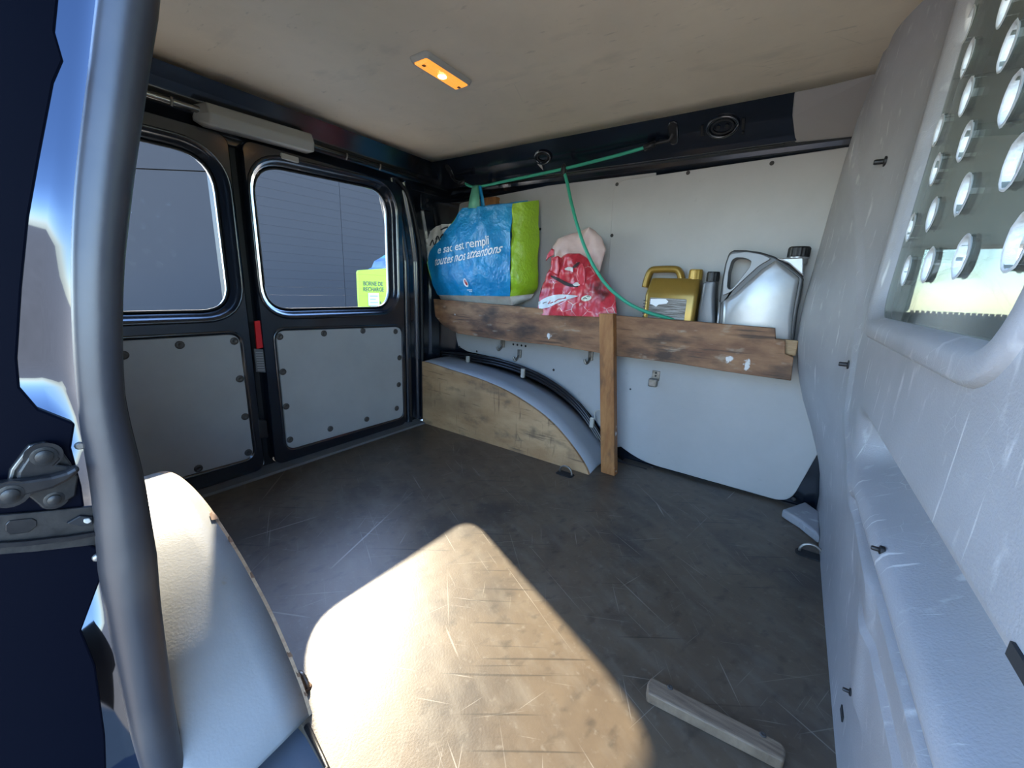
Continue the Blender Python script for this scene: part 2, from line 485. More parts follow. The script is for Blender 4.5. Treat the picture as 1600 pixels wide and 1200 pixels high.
ow = empty('wall_outside', (-6.6, 3, -.6), 'flat grey clad building wall seen through the rear windows', 'wall', kind='structure')
fw = Vector((-RM[0][2], -RM[1][2], 0)).normalized(); sd_ = Vector((fw.y, -fw.x, 0))      # wall runs square to the view
def wall_at(px_, py_):
    d = Vector(ray(px_, py_)); t = 7.2 / d.dot(fw); p = Vector((0, 0, CAMH)) + d * t; return p.dot(sd_), p.z
def wall_box(name, u0, u1, z0, z1, d0, d1, m):
    v = [tuple(fw * d + sd_ * u + Vector((0, 0, z))) for d in (d0, d1) for u in (u0, u1) for z in (z0, z1)]
    return mk(name, v, box_data(0, 1, 0, 1, 0, 1)[1], m, ow)
us = wall_at(275, 266); ua = wall_at(382, 300)[0]; ub = wall_at(535, 380)[0]; g_ = .009; ue = wall_at(760, 400)[0]
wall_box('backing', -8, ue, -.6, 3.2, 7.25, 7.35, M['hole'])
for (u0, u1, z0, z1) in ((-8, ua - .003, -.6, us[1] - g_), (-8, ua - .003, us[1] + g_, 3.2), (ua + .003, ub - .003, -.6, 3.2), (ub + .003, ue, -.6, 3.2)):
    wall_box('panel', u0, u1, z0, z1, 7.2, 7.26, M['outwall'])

# ---- floor
fl_pts = [(-1.462, 1.62), (.172, 1.62), (.172, .02)]
fe = on(2, 0, 512, 1200)
fl_pts += [(float(fe[0]) + .03, .02), (float(fe[0]), float(fe[1])), (-.535, .232), (-1.462, .232)]
floor = prism('floor', fl_pts, 'z', -.02, 0.0, M['floor'])
tag(floor, 'dark scratched plywood load floor of the van', 'floor', kind='structure')
M['sillmetal'] = mat('grey_sill_metal', (.17, .18, .2, 1), .4, col2=(.14, .15, .165, 1), scale=9)
sub = box('subfloor', -1.56, .2, -.06, 1.64, -.09, -.035, M['sillmetal'])
tag(sub, 'grey painted metal underfloor beside the step', 'floor', kind='structure')
sill = prism('trim_1', [(-1.462, -.004), (-1.47, .006), (-1.535, .012), (-1.56, -.01), (-1.56, -.04), (-1.462, -.04)], 'y', .02, 1.37, mat('grey_sill', (.13, .14, .14, 1), .45, col2=(.1, .105, .105, 1), scale=12, bump=.1, bscale=120))
tag(sill, 'grey metal load sill strip along the rear doors', 'trim', kind='structure')
edge = tube('trim_2', [(-.535, .236, -.002), (float(fe[0]), float(fe[1]), -.002), (float(fe[0]) + .03, .03, -.002)], .005, M['black'])
tag(edge, 'thin black edge strip where the floor board ends at the step', 'trim', kind='structure')

# ---- ceiling / headliner
nx, ny = 24, 20; v = []; f = []
for i in range(nx + 1):
    for j in range(ny + 1):
        x = -1.485 + (1.62) * i / nx; y = .16 + 1.285 * j / ny
        z = ZC + .018 * math.sin(math.pi * j / ny) * math.sin(math.pi * min(1, i / nx * 1.0)) 
        v.append((x, y, z))
for i in range(nx):
    for j in range(ny):
        a = i * (ny + 1) + j; f.append((a, a + 1, a + ny + 2, a + ny + 1))
ceil = mk('ceiling', v, f, M['head'], smooth=True)
sd = ceil.modifiers.new('s', 'SOLIDIFY'); sd.thickness = .006; sd.offset = -1
tag(ceil, 'beige scuffed headliner board over the load bay', 'ceiling', kind='structure')
for (px_, py_) in ((743, 78), (737, 238), (811, 222), (895, 206), (990, 186), (1101, 163), (672, 248), (597, 213), (503, 178)):
    p = on(2, ZC + .004, px_, py_)
    zz = ZC + .018 * math.sin(math.pi * (p[1] - .16) / 1.285) * math.sin(math.pi * (p[0] + 1.485) / 1.62)
    p = on(2, zz, px_, py_)
    disc_screw('rivet', M['rivet'], (p[0], p[1], zz + .001), (0, 0, -1), .008, .006, ceil)

# outer roof and near side of the body (keeps the daylight out where the van has sheet metal)
M['sheet'] = mat('navy_outer_sheet', (.006, .010, .022, 1), .2, coat=1)
rv = []
roofprof = [(.03, 1.2), (.12, 1.3), (.3, 1.345), (.8, 1.37), (1.3, 1.345), (1.5, 1.3), (1.60, 1.23), (1.66, 1.14)]
v, f = loft([[(x, y, z) for y, z in roofprof] for x in (-1.62, -.6, .15, 1.3)], closed=False, cap0=False, cap1=False)
roof = mk('roof', v, f, M['sheet'], smooth=True); tag(roof, 'navy sheet metal roof of the van', 'roof', kind='structure')
sd = roof.modifiers.new('s', 'SOLIDIFY'); sd.thickness = .004

# ================================================================== FAR SIDE WALL
wb = empty('wall_back', (-.6, 1.64, 0), 'far side wall of the van with pale panels on navy bodywork', 'wall', kind='structure')
box('body_side', -1.62, 1.3, 1.628, 1.66, -.6, 1.12, M['paint'], wb) if False else None
# body skin behind the panels, load bay length only; cab part has the window
box('body_side', -1.62, .2, 1.626, 1.66, -.6, 1.14, M['paint'], wb)
# roof rail: loft of a y-z profile along x
railprof = [(1.43, 1.262), (1.452, 1.248), (1.50, 1.205), (1.535, 1.165), (1.545, 1.152), (1.552, 1.150), (1.556, 1.157), (1.575, 1.160), (1.590, 1.150),
            (1.596, 1.138), (1.60, 1.135), (1.618, 1.12), (1.63, 1.10), (1.66, 1.10), (1.66, 1.27), (1.44, 1.27)]
v, f = loft([[(x, y, z) for y, z in railprof] for x in (-1.60, -1.2, -.8, -.4, .2)])
rail = mk('roof_rail', v, f, M['paint'], wb, bevel=.004)
# inner corner gusset tube along the rail's lower lip
tube('rail_lip', [(-1.5, 1.566, 1.158), (-.8, 1.566, 1.158), (-.11, 1.566, 1.158)], .010, M['paint'], wb)
# grey moulded corner piece by the bulkhead
gp = [on(1, 1.5, 1238, 140), on(1, 1.46, 1395, 85), on(1, 1.52, 1400, 215), on(1, 1.545, 1228, 222)]
cv = [(-.105, 1.447, 1.252), (.13, 1.40, 1.262), (.14, 1.50, 1.20), (.14, 1.55, 1.138), (-.085, 1.55, 1.146), (-.1, 1.50, 1.205)]
cv2 = [(x, y + .03, z + .02) for x, y, z in cv]
v, f = loft([cv, cv2]); mk('corner_moulding', v, f, M['trim_plastic'], wb, bevel=.008, bseg=3)

# panel 1 (rear) and panel 2 (front)
low = [on(1, YB, *q) for q in ((716, 541), (730, 549), (780, 560), (830, 578), (870, 600), (905, 628), (937, 665), (958, 700))]
p1 = [(-1.482, 1.06), (-1.479, .431)] 
p1 += [(float(q[0]), float(q[2])) for q in low] + [(-.50, .06), (-.5, 1.12)]
p1 = roundpoly(p1, [.05, .03] + [0.0] * len(low) + [0, 0])
p1 = [(a, b if b < 1.05 else b + .035) for a, b in p1]
pan1 = prism('panel', p1, 'y', YB + .002, YB + .012, M['white_panel'], wb)
p2 = [(-.655, 1.112), (-.640, .60), (-.632, .20), (-.56, .075), (-.42, .012), (.095, .008), (.152, .26), (.16, 1.135)]
p2 = roundpoly(p2, [.05, .0, .12, .06, .12, .05, .02, 0], 8)
pan2 = prism('panel', p2, 'y', YB - .008, YB + .002, M['white_panel'], wb, bevel=.0015, bseg=1)
for q in ((964, 288), (1075, 270), (1206, 255), (956, 368), (1018, 730), (1240, 780), (985, 608)):
    p = on(1, YB - .008, *q); disc_screw('screw', M['screw_black'], p, (0, -1, 0), .0068 if q[0] != 985 else .004, .003, pan2)
for q in ((718, 542), (844, 358), (865, 578), (745, 549)):
    p = on(1, YB + .002, *q); disc_screw('screw', M['screw_black'], p, (0, -1, 0), .006, .003, pan1)
for k in range(4):
    p = on(1, YB + .002, 802 + 6.4 * k, 538 + .9 * k); disc_screw('hole', M['hole'], p, (0, -1, 0), .0055, .001, pan1)
# dark rail features
def on_rail(px_, py_):
    """pixel -> point on the sloping rail face"""
    d = ray(px_, py_); C = np.array([0, 0, CAMH]); p0 = np.array([0, 1.452, 1.248]); n = np.cross([1, 0, 0], [0, .083, -.083]); 
    t = np.dot(p0 - C, n) / np.dot(d, n); return C + t * d
RN = Vector((0, -.707, -.707))
def rail_frame(p):
    """local frame on the rail: x along, y down the face, z out"""
    m_ = Matrix(((1, 0, 0), (0, .707, -.707), (0, -.707, -.707))).transposed()
    m_ = Matrix.Identity(3); m_.col[0] = (1, 0, 0); m_.col[1] = (0, -.707, .707); m_.col[2] = RN
    return Matrix.Translation(Vector(p)) @ m_.to_4x4()
def rail_part(name, v, f, m, p, smooth=False):
    mm = rail_frame(p); return mk(name, [mm @ Vector(q) for q in v], f, m, wb, smooth=smooth)
for q in ((703, 268), (1052, 208)):
    o2 = rrect(-.013, .013, -.036, .036, .0128); v, f = loft([loop3(o2, 'z', 0), loop3(o2, 'z', .0015)])
    rail_part('slot', v, f, M['hole'], on_rail(*q))
    v, f = tube_data([(a, b, .0015) for a, b in o2] + [(o2[0][0], o2[0][1], .0015)], .002, 6); rail_part('slot_rim', v, f, M['paint'], on_rail(*q), True)
for q, s_ in (((848, 246), .8), ((1129, 198), 1.0)):
    pp = on_rail(*q)
    ring = [(.042 * s_ * math.cos(a), .03 * s_ * math.sin(a), .002) for a in np.linspace(0, 2 * math.pi, 33)]
    v, f = tube_data(ring, .005, 8); rail_part('embossed_ring', v, f, M['paint'], pp, True)
    ring = [(.030 * s_ * math.cos(a), .02 * s_ * math.sin(a), .001) for a in np.linspace(0, 2 * math.pi, 33)]
    v, f = tube_data(ring, .003, 8); rail_part('embossed_ring', v, f, M['dull'], pp, True)
    if s_ == 1.0:
        for dx in (-.012, .012):
            v, f = lathe_data([(.0055, 0), (.0055, .002)], 10, (dx, 0, 0)); rail_part('hole', v, f, M['hole'], pp)
        for dx in (-.058, .056):
            v, f = box_data(dx - .004, dx + .004, -.018, .014, 0, .0012); rail_part('hole', v, f, M['hole'], pp)
        v, f = lathe_data([(.004, 0), (.004, .0015)], 8, (.056, -.028, 0)); rail_part('hole', v, f, M['hole'], pp)
    else:
        v, f = loft([[(-.03, -.02, .003), (-.012, -.016, .003), (-.014, -.048, .003)], [(-.03, -.02, .005), (-.012, -.016, .005), (-.014, -.048, .005)]])
        rail_part('torn_tag', v, f, M['grey_plastic'], pp)

# wheel arch lip and cables along it
def arch_tube(name, pix, y, r, m, dz=0, dx=0, parent=wb):
    pts = [on(1, y, *q) for q in pix]; pts = [(p[0] + dx, p[1], p[2] + dz) for p in pts]
    return tube(name, pts, r, m, parent, n=10, sub=8)
CP = ((690, 553), (730, 557), (780, 566), (830, 583), (872, 607), (905, 637), (930, 672), (950, 706), (972, 726), (1010, 738))
lipv = []
for i, (y_, dz_) in enumerate(((1.628, .012), (1.600, .012), (1.592, .004), (1.575, .0), (1.572, -.010))):
    pts = catmull([on(1, 1.58, *q) for q in CP[:9]], 6)
    lipv.append([(p[0], y_, max(.004, p[2] + dz_ - .008)) for p in pts])
v, f = loft(lipv, closed=False, cap0=False, cap1=False); mk('wheel_arch_lip', v, f, M['paint'], wb, smooth=True)
cab_ = empty('cable_bundle', on(1, 1.58, 690, 553), 'bundle of glossy black cables curving over the wheel arch', 'cables')
for k, (dz, y_) in enumerate(((.010, 1.578), (-.004, 1.570), (-.017, 1.558))):
    arch_tube('cable', CP, 1.57, .0075 if k != 1 else .0065, M['cable'], dz=dz, parent=cab_)
M['clip'] = mat('off_white_clip', (.42, .40, .34, 1), .5)
for q, an in (((731, 563), 70), ((817, 583), 60), ((925, 660), 35)):
    p = on(1, 1.545, *q); box('cable_clip', p[0] - .009, p[0] + .009, 1.538, 1.552, p[2] - .022, p[2] + .022, M['clip'], cab_, bevel=.003)
tube('cable_tie', catmull([on(1, 1.535, *q) for q in ((930, 655), (929, 645), (934, 641), (941, 642))], 5), .0025, M['clip'], cab_)

# ================================================================== REAR WALL + DOORS
hd = []
headprof = [(-1.475, 1.262), (-1.482, 1.245), (-1.50, 1.21), (-1.512, 1.185), (-1.508, 1.172), (-1.496, 1.164), (-1.490, 1.154), (-1.494, 1.144), (-1.506, 1.138), (-1.522, 1.134), (-1.535, 1.12), (-1.535, 1.095), (-1.60, 1.095), (-1.60, 1.30), (-1.475, 1.28)]
v, f = loft([[(x, y, z) for x, z in headprof] for y in (-.02, .4, .8, 1.2, 1.5, 1.64)])
wl = empty('wall_left', (-1.56, .8, 0), 'navy rear end bodywork framing the two rear doors', 'wall', kind='structure')
mk('rear_header', v, f, M['paint'], wl, bevel=.003)
tube('header_highlight', [(-1.487, .05, 1.153), (-1.487, .5, 1.154), (-1.487, 1.24, 1.157)], .0095, mat('highlight_metal', (.30, .30, .28, 1), .22, metal=.9), wl, n=12)  # pale metal tube added as the highlight on the navy header lip
for yb in (.475, 1.0, 1.15):
    tube('wire_clip', [(-1.474, yb, 1.162), (-1.475, yb, 1.15), (-1.482, yb, 1.142)], .003, M['steel'], wl, n=6)
# far D pillar, near D pillar (plan profiles lofted upwards with tumblehome)
def pillar(name, plan, zs, shift, m, parent):
    loops = []
    for z in zs:
        s = shift(z); loops.append([(x, y + s, z) for x, y in plan])
    v, f = loft(loops); return mk(name, v, f, m, parent, bevel=.006, bseg=3)
sh = lambda z: -.10 * smooth01((z - .75) / .6)
pillar('corner_pillar', [(-1.60, 1.285), (-1.535, 1.292), (-1.515, 1.305), (-1.512, 1.325), (-1.528, 1.335), (-1.530, 1.365), (-1.518, 1.38), (-1.520, 1.42), (-1.545, 1.435), (-1.55, 1.475), (-1.54, 1.49), (-1.535, 1.545), (-1.55, 1.56), (-1.55, 1.80), (-1.6, 1.80)], (0.0, .3, .6, .8, .95, 1.1, 1.3), sh, M['paint'], wl)
pillar('corner_pillar', [(-1.60, .05), (-1.53, .04), (-1.51, .02), (-1.51, -.04), (-1.6, -.04)], (0, .4, .8, 1.3), lambda z: .10 * smooth01((z - .75) / .6), M['paint'], wl)
# wheel-side hinge plate on the far pillar
hp = [on(0, -1.505, 656, 305), on(0, -1.505, 672, 325)]
hv = rrect(float(hp[0][1]), float(hp[1][1]) + .015, float(hp[1][2]) - .015, float(hp[0][2]) + .01, .012)
hinge = prism('hinge_plate', hv, 'x', -1.525, -1.500, M['paint'], wl, bevel=.004)
for dz in (.008, -.018):
    lathe('bolt', [(.007, 0), (.007, .004), (.004, .006), (.001, .006)], M['dull'], hinge, 10, (-1.5, (hp[0][1] + hp[1][1]) / 2 + .008, (hp[0][2] + hp[1][2]) / 2 + dz), 'x')
for zz in (.33, .47, .56):
    lathe('hole', [(.007, 0), (.007, .003), (.001, .003)], M['hole'], wl, 10, (-1.517, 1.40, zz), 'x')
tube('pillar_strip', [(-1.512, 1.395, .02), (-1.512, 1.395, .75), (-1.512, 1.37, .95), (-1.515, 1.32, 1.09), (-1.515, 1.25, 1.14)], .008, M['dull'], wl, sub=5)

GLX = -1.545
def rear_door(name, y0, y1, wy0, wy1, wz0, wz1, py0, py1, pz0, pz1, screws, label, hw):
    d = empty(name, (-1.54, (y0 + y1) / 2, 0.015), label, 'door', kind='structure')
    outer = rrect(y0, y1, .014, 1.115, .03, 8)
    win = roundpoly([(wy0, wz0), (wy1, wz0), (wy1, wz1[1]), (wy0, wz1[0])], [.085, .085, .10, .10], 8)
    pan = roundpoly([(py0, pz0[0]), (py1, pz0[1]), (py1, pz1[1]), (py0, pz1[0])], .035, 8)
    wout = inset_loop(win, .036); wmid = inset_loop(win, .026); win2 = inset_loop(win, .012)
    pout = inset_loop(pan, .012)
    xs = -1.508
    V, F = poly_holes(outer, [wout, pout])
    mk('door_skin', [(xs, a, b) for a, b in V], F, M['paint'], d)
    # edge return of the door
    v, f = loft([loop3(outer, 'x', xs), loop3(inset_loop(outer, .004), 'x', xs - .004), loop3(inset_loop(outer, .006), 'x', -1.57)], False, False)
    mk('door_edge', v, f, M['paint'], d, smooth=True)
    # window reveal: rolled lip, step, flange to the glass
    v, f = loft([loop3(wout, 'x', xs), loop3(inset_loop(win, .033), 'x', xs + .006), loop3(inset_loop(win, .028), 'x', xs + .006), loop3(inset_loop(win, .020), 'x', xs - .006), loop3(inset_loop(win, .014), 'x', xs - .016),
                 loop3(inset_loop(win, .010), 'x', xs - .018), loop3(inset_loop(win, .007), 'x', GLX + .008), loop3(inset_loop(win, .0), 'x', GLX + .004), loop3(win, 'x', GLX - .012), loop3(inset_loop(win, .006), 'x', GLX - .02)], False, False)
    mk('window_reveal', v, f, M['paint'], d, smooth=True)
    v, f = tube_data([(GLX + .006, a, b) for a, b in win] + [(GLX + .006, *win[0])], .0035, 6); mk('window_gasket', v, f, M['dull'], d, smooth=True)
    g1 = prism('window_glass', inset_loop(win, .006), 'x', GLX - .004, GLX, M['winglass'], d)
    if hw:
        z_ = wz0 + .02
        while z_ < wz1[0] - .03:
            ps = [p for p in win if abs(p[1] - z_) < .2]
            z_ += .0297
            box('heater_line', GLX + .0002, GLX + .0008, wy0 + .004, wy1 - .004, z_, z_ + .0004, M['heater'], g1)
    # panel recess and panel
    v, f = loft([loop3(pout, 'x', xs), loop3(inset_loop(pan, .009), 'x', xs + .004), loop3(inset_loop(pan, .004), 'x', xs + .003), loop3(pan, 'x', xs - .004), loop3(inset_loop(pan, -.03), 'x', xs - .004)], False, False)
    mk('panel_lip', v, f, M['paint'], d, smooth=True)
    pn = prism('door_panel', inset_loop(pan, -.001), 'x', xs - .006, xs + .003, M['door_panel'], d, bevel=.002, bseg=1)
    for q in screws:
        p = on(0, xs + .003, *q); disc_screw('screw', M['screw_dark'], p, (1, 0, 0), .0125, .007, pn)
    return d
M['heater'] = mat('heater_wire', (.06, .05, .05, 1), .5)
d1 = rear_door('door_1', .06, .612, .12, .576, .588, (1.045, 1.05), .11, .582, (.075, .068), (.515, .512),
               ((281, 539), (366, 533), (375, 592), (383, 651), (388, 707), (310, 732), (193, 555)),
               'rear door with window and grey lower panel standing behind the pale wheel arch box', False)
d2 = rear_door('door_2', .655, 1.282, .688, 1.226, .588, (1.06, 1.083), .698, 1.262, (.058, .052), (.515, .498),
               ((437, 526), (506, 521), (567, 517), (618, 518), (442, 581), (447, 635), (453, 687), (516, 670), (573, 655), (620, 638), (623, 601), (624, 559)),
               'rear door with window and grey lower panel next to the brown plywood wheel box', True)
box('door_gap', -1.60, -1.555, .58, .70, .0, 1.12, M['dull'], wl)
# red reflector and label between the doors, lower door catch
def strip(name, quad, x0, x1, m, parent):
    P = [on(0, x1, *q) for q in quad]; pts = [(float(p[1]), float(p[2])) for p in P]
    return prism(name, pts, 'x', x0, x1, m, parent)
M['red'] = mat('red_reflector', (.62, .012, .015, 1), .3, spec=.6)
rf = strip('door_reflector', ((398, 502), (406, 501), (411, 543), (402, 545)), -1.513, -1.505, M['red'], None)
tag(rf, 'red reflector strip on the rear door edge above a small grey sticker', 'reflector')
M['sticker'] = mat('grey_sticker', (.10, .105, .105, 1), .5)
st = strip('sticker', ((397, 545), (411, 546), (415, 582), (401, 581)), -1.512, -1.506, M['sticker'], None)
tag(st, 'small dark grey printed sticker below the red reflector on the rear door', 'sticker')
M['stext'] = mat('sticker_text', (.26, .26, .26, 1), .5)
for k in range(8):
    strip('text_line', ((399.5 + k * .45, 550 + k * 3.9), (410.5 + k * .45, 550 + k * 3.9), (410.6 + k * .45, 551.6 + k * 3.9), (399.6 + k * .45, 551.6 + k * 3.9)), -1.506, -1.5055, M['stext'], st)
cb = strip('door_catch', ((403, 655), (417, 657), (420, 684), (405, 686)), -1.53, -1.507, M['black'], None)
b_ = cb.modifiers.new('b', 'BEVEL'); b_.width = .004; b_.segments = 3
tag(cb, 'black plastic catch block in the gap between the rear doors', 'catch')
for q, lab in (((366, 741), 'black floor catch plate under the rear door nearer the pale wheel box'), ((476, 704), 'black floor catch plate under the rear door by the plywood box')):
    p = on(2, .012, *q); e = empty('floor_catch', p, lab, 'catch')
    v, f = loft([[(p[0] + a, p[1] + b, .010) for a, b in rrect(-.028, .028, -.05, .05, .02)], [(p[0] + a, p[1] + b, .017) for a, b in rrect(-.024, .024, -.046, .046, .018)]])
    mk('plate', v, f, M['black'], e, bevel=.002)
    lathe('stud', [(.010, .012), (.010, .022), (.006, .026), (.001, .026)], M['darksteel'], e, 12, (p[0], p[1], 0))
    box('latch_hook', p[0] - .012, p[0] + .012, p[1] - .035, p[1] - .012, .016, .026, M['darksteel'], e, bevel=.003)

# brake light cover on the header
bl = empty('brake_light_cover', (-1.45, .72, 1.13), 'long grey plastic light cover with angled ends under the rear header', 'light cover')
A = on(0, -1.47, 308, 178); B = on(0, -1.47, 498, 236)
ya, yb_ = float(A[1]), float(B[1])
loops = []
N = 14
for i in range(N + 1):
    t = i / N; y = ya + (yb_ - ya) * t; s = min(1, min(t, 1 - t) / .09 + .25 if 0 < t < 1 else .2)
    zc = 1.148 + .012 * t; h = .031 * (.55 + .45 * s); dpt = .055 * s + .004
    loops.append([(-1.51, y, zc + h), (-1.51 + dpt * .75, y, zc + h * .85), (-1.51 + dpt, y, zc - h * .15), (-1.51 + dpt * .8, y, zc - h), (-1.51, y, zc - h)])
v, f = loft(loops); mk('cover', v, f, M['grey_plastic'], bl, bevel=.004, bseg=3)
p = on(0, -1.515, 450, 246); box('mounting_tab', -1.535, -1.50, p[1] - .03, p[1] + .03, p[2] - .012, p[2] + .006, M['grey_plastic'], bl, bevel=.003)

# ================================================================== BULKHEAD (right wall)
FZ = [0, .06, .137, .20, .26, .33, .40, .46, .52, .58, .64, .70, .77, .97, 1.117, 1.31]
FX = [.172, .170, .158, .142, .122, .095, .065, .045, .030, .021, .018, .019, .024, .036, .052, .082]
NZ = [0, .08, .20, .28, .335, .352, .368, .388, .402, .414, .43, .452, .475, .49, .505, .522, .532, .545, .64, .70, 1.31]
NX = [.170, .166, .156, .149, .140, .138, .168, .166, .126, .120, .126, .160, .186, .190, .184, .126, .116, .116, .117, .117, .138]
MZ = [0, .1, .2, .3, .4, .5, .6, .7, 1.31]
MX = [.170, .165, .153, .14, .128, .119, .115, .115, .135]
def bx(y, z):
    b = interp(z, FZ, FX); n = interp(z, NZ, NX); m_ = interp(z, MZ, MX)
    g_ = smooth01((.90 - y) / .10)          # moulded grooves fade out towards the flange
    g_ *= smooth01((y - .62 + .9 * max(0, z - .30)) / .08) if z < .30 else 1
    near = m_ + (n - m_) * g_
    t = smooth01((y - 1.01) / (.50 - .24 * smooth01((z - .85) / .40)))
    x = near + (b - near) * t
    # shallow seam line that carries the clips
    ys = 1.02 + .30 * smooth01((z - .5) / .6) if z > .5 else 1.02 - .42 * smooth01((.5 - z) / .18)
    dd = y - ys
    x += -.006 * smooth01((dd + .012) / .012) * (1 - smooth01((dd - .0) / .25)) if z > .18 else 0
    return x
def hit(px_, py_):
    """pixel -> point where the view ray meets the bulkhead surface"""
    d = ray(px_, py_); C = np.array([0, 0, CAMH]); best = None
    for t in np.linspace(.25, 2.2, 1600):
        p = C + d / np.linalg.norm(d) * t
        if p[0] >= bx(p[1], p[2]): return p
    return p
WY0, WY1, WZ0, WZ1 = .375, .985, .655, 1.235
ys_ = sorted(set([round(a, 4) for a in np.linspace(.05, WY0, 24)] + [round(a, 4) for a in np.linspace(WY0, WY1, 40)] + [round(a, 4) for a in np.linspace(WY1, 1.61, 60)]))
zs_ = sorted(set([round(a, 4) for a in np.linspace(0.001, WZ0, 130)] + [round(a, 4) for a in np.linspace(WZ0, WZ1, 50)] + [round(a, 4) for a in np.linspace(WZ1, 1.27, 4)]))
wcut = rrect(WY0 + .008, WY1 - .004, WZ0 + .008, WZ1 - .008, .055, 8)
def in_poly(p, L):
    c = False
    for i in range(len(L)):
        x1, y1 = L[i]; x2, y2 = L[i - 1]
        if (y1 > p[1]) != (y2 > p[1]) and p[0] < (x2 - x1) * (p[1] - y1) / (y2 - y1) + x1: c = not c
    return c
v = []; f = []
for y in ys_:
    for z in zs_:
        v.append((bx(y, z), y, z))
nz = len(zs_)
for i in range(len(ys_) - 1):
    for j in range(nz - 1):
        cy = (ys_[i] + ys_[i + 1]) / 2; cz = (zs_[j] + zs_[j + 1]) / 2
        if in_poly((cy, cz), wcut): continue
        a = i * nz + j; f.append((a, a + 1, a + nz + 1, a + nz))
wr = empty('wall_right', (.17, .8, 0), 'grey moulded plastic bulkhead with a perforated window', 'wall', kind='structure')
mk('bulkhead_shell', v, f, M['bulk'], wr, smooth=True)
# window frame: lofted rounded ring over the rectangular cut-out
wloop = rrect(WY0 + .02, WY1 - .015, WZ0 + .018, WZ1 - .02, .05, 8)
def fr(off, dx):
    return [(bx(min(max(a, WY0 - .05), 1.0), .7) + (b - .7) * .034 + dx, a, b) for a, b in inset_loop(wloop, off)]
v, f = loft([fr(.034, .004), fr(.032, -.003), fr(.028, -.006), fr(.012, -.006), fr(.006, -.003), fr(.0, .006), fr(-.002, .014)], False, False)
mk('window_frame', v, f, M['bulk'], wr, smooth=True)
# perforated pane
holes = []; centres = []
for r_ in range(7):
    z = .748 + .0715 * r_
    for c_ in range(-1, 7):
        y = .478 + .128 * c_ + (.064 if r_ % 2 else 0) + .006 * r_
        if WY0 + .055 < y < WY1 - .012 and z < WZ1 - .06: centres.append((y, z))
HR = .021
for (y, z) in centres:
    holes.append([(y + HR * math.cos(a) * .95, z + HR * math.sin(a)) for a in np.linspace(0, 2 * math.pi, 20, endpoint=False)])
px0 = .126
pane = slab_holes('pane', inset_loop(wloop, .008), holes, 'x', px0, px0 + .005, M['pane'], wr)
for vtx in pane.data.vertices: vtx.co.x += (vtx.co.z - .65) * .034
for (y, z) in centres:
    loops = []
    jag = [1 + random.uniform(-.05, .05) for _ in range(20)]
    dx = (z - .65) * .034
    for rr, xx in ((1.10, -.0012), (1.0, -.0022), (.97, 0.0), (.97, .0062), (1.1, .006)):
        loops.append([(px0 + xx + dx, y + HR * .95 * rr * jag[k] * math.cos(2 * math.pi * k / 20), z + HR * rr * jag[k] * math.sin(2 * math.pi * k / 20)) for k in range(20)])
    v, f = loft(loops, False, False); mk('hole_edge', v, f, M['rim'], pane, smooth=True)
for q, k in (((1383, 252), 1), ((1326, 570), .9), ((1378, 860), .52), ((1330, 1082), .55)):
    p = hit(*q); e = Vector(p)
    c1 = lathe('clip', [(.010 * k, .002), (.010 * k, -.002), (.005 * k, -.003), (.005 * k, -.016 * k), (.004 * k, -.018 * k), (.001, -.018 * k)], M['black'], wr, 12, tuple(e), 'x')
# dark slot low on the panel near the right edge
p = hit(1592, 1028); box('slot', p[0] - .002, p[0] + .01, p[1] - .03, p[1] + .006, p[2] - .004, p[2] + .004, M['hole'], wr)
p = hit(1317, 1115); box('slot', p[0] - .002, p[0] + .01, p[1] - .012, p[1] + .012, p[2] - .005, p[2] + .005, M['hole'], wr)

# ================================================================== CAB behind the bulkhead
wc = empty('wall_cab', (.8, 1.62, 0), 'far cab door and window behind the perforated pane', 'wall', kind='structure')
M['cabgrey'] = mat('cab_trim', (.5, .5, .46, 1), .6)
M['cabdark'] = mat('cab_dark', (.016, .016, .018, 1), .6)
box('door_lower', .2, 1.4, 1.60, 1.66, -.6, .675, M['cabdark'], wc)
box('pillar', .19, .265, 1.585, 1.66, .675, 1.2, M['cabgrey'], wc, bevel=.01)
box('lowered_header', .19, 1.4, 1.56, 1.66, .85, 1.25, M['cabgrey'], wc, bevel=.01)  # made deeper than a real header to confine the bright band below it
box('side_glass', .26, 1.4, 1.625, 1.63, .675, .86, M['winglass'], wc)
for k in range(60):
    box('window_grip', .27 + k * .011, .275 + k * .011, 1.59, 1.605, .668, .682, M['cabdark'], wc)
box('cab_floor', .19, 1.5, -.02, 1.66, -.2, -.1, M['cabdark'], wc)
box('dashboard', .95, 1.4, .0, 1.62, -.1, .55, M['cabdark'], wc, bevel=.05)
box('near_door', .19, 1.4, -.05, .0, -.6, .675, M['cabdark'], wc)
box('near_pillar', .10, .2, -.05, .06, -.6, 1.25, M['sheet'], wc, bevel=.015)
box('cab_headliner', .14, 1.0, .1, 1.6, 1.25, 1.27, M['cabgrey'], wc)
def seat(y0, y1, lab):
    s = empty('cab_seat', (.6, (y0 + y1) / 2, -.1), lab, 'seat')
    box('base', .38, .85, y0, y1, -.1, .12, M['seatcloth'], s, bevel=.04, bseg=4)
    pts = roundpoly([(.30, .1), (.46, .1), (.36, .60), (.24, .60)], .04)
    prism('backrest', pts, 'y', y0, y1, M['seatcloth'], s, bevel=.03, bseg=4)
M['seatcloth'] = mat('dark_seat_cloth', (.022, .022, .026, 1), .85, bump=.3, bscale=300)
seat(.98, 1.5, 'dark cloth cab seat beside the far cab door'); seat(.1, .62, 'dark cloth cab seat on the open sliding door side')

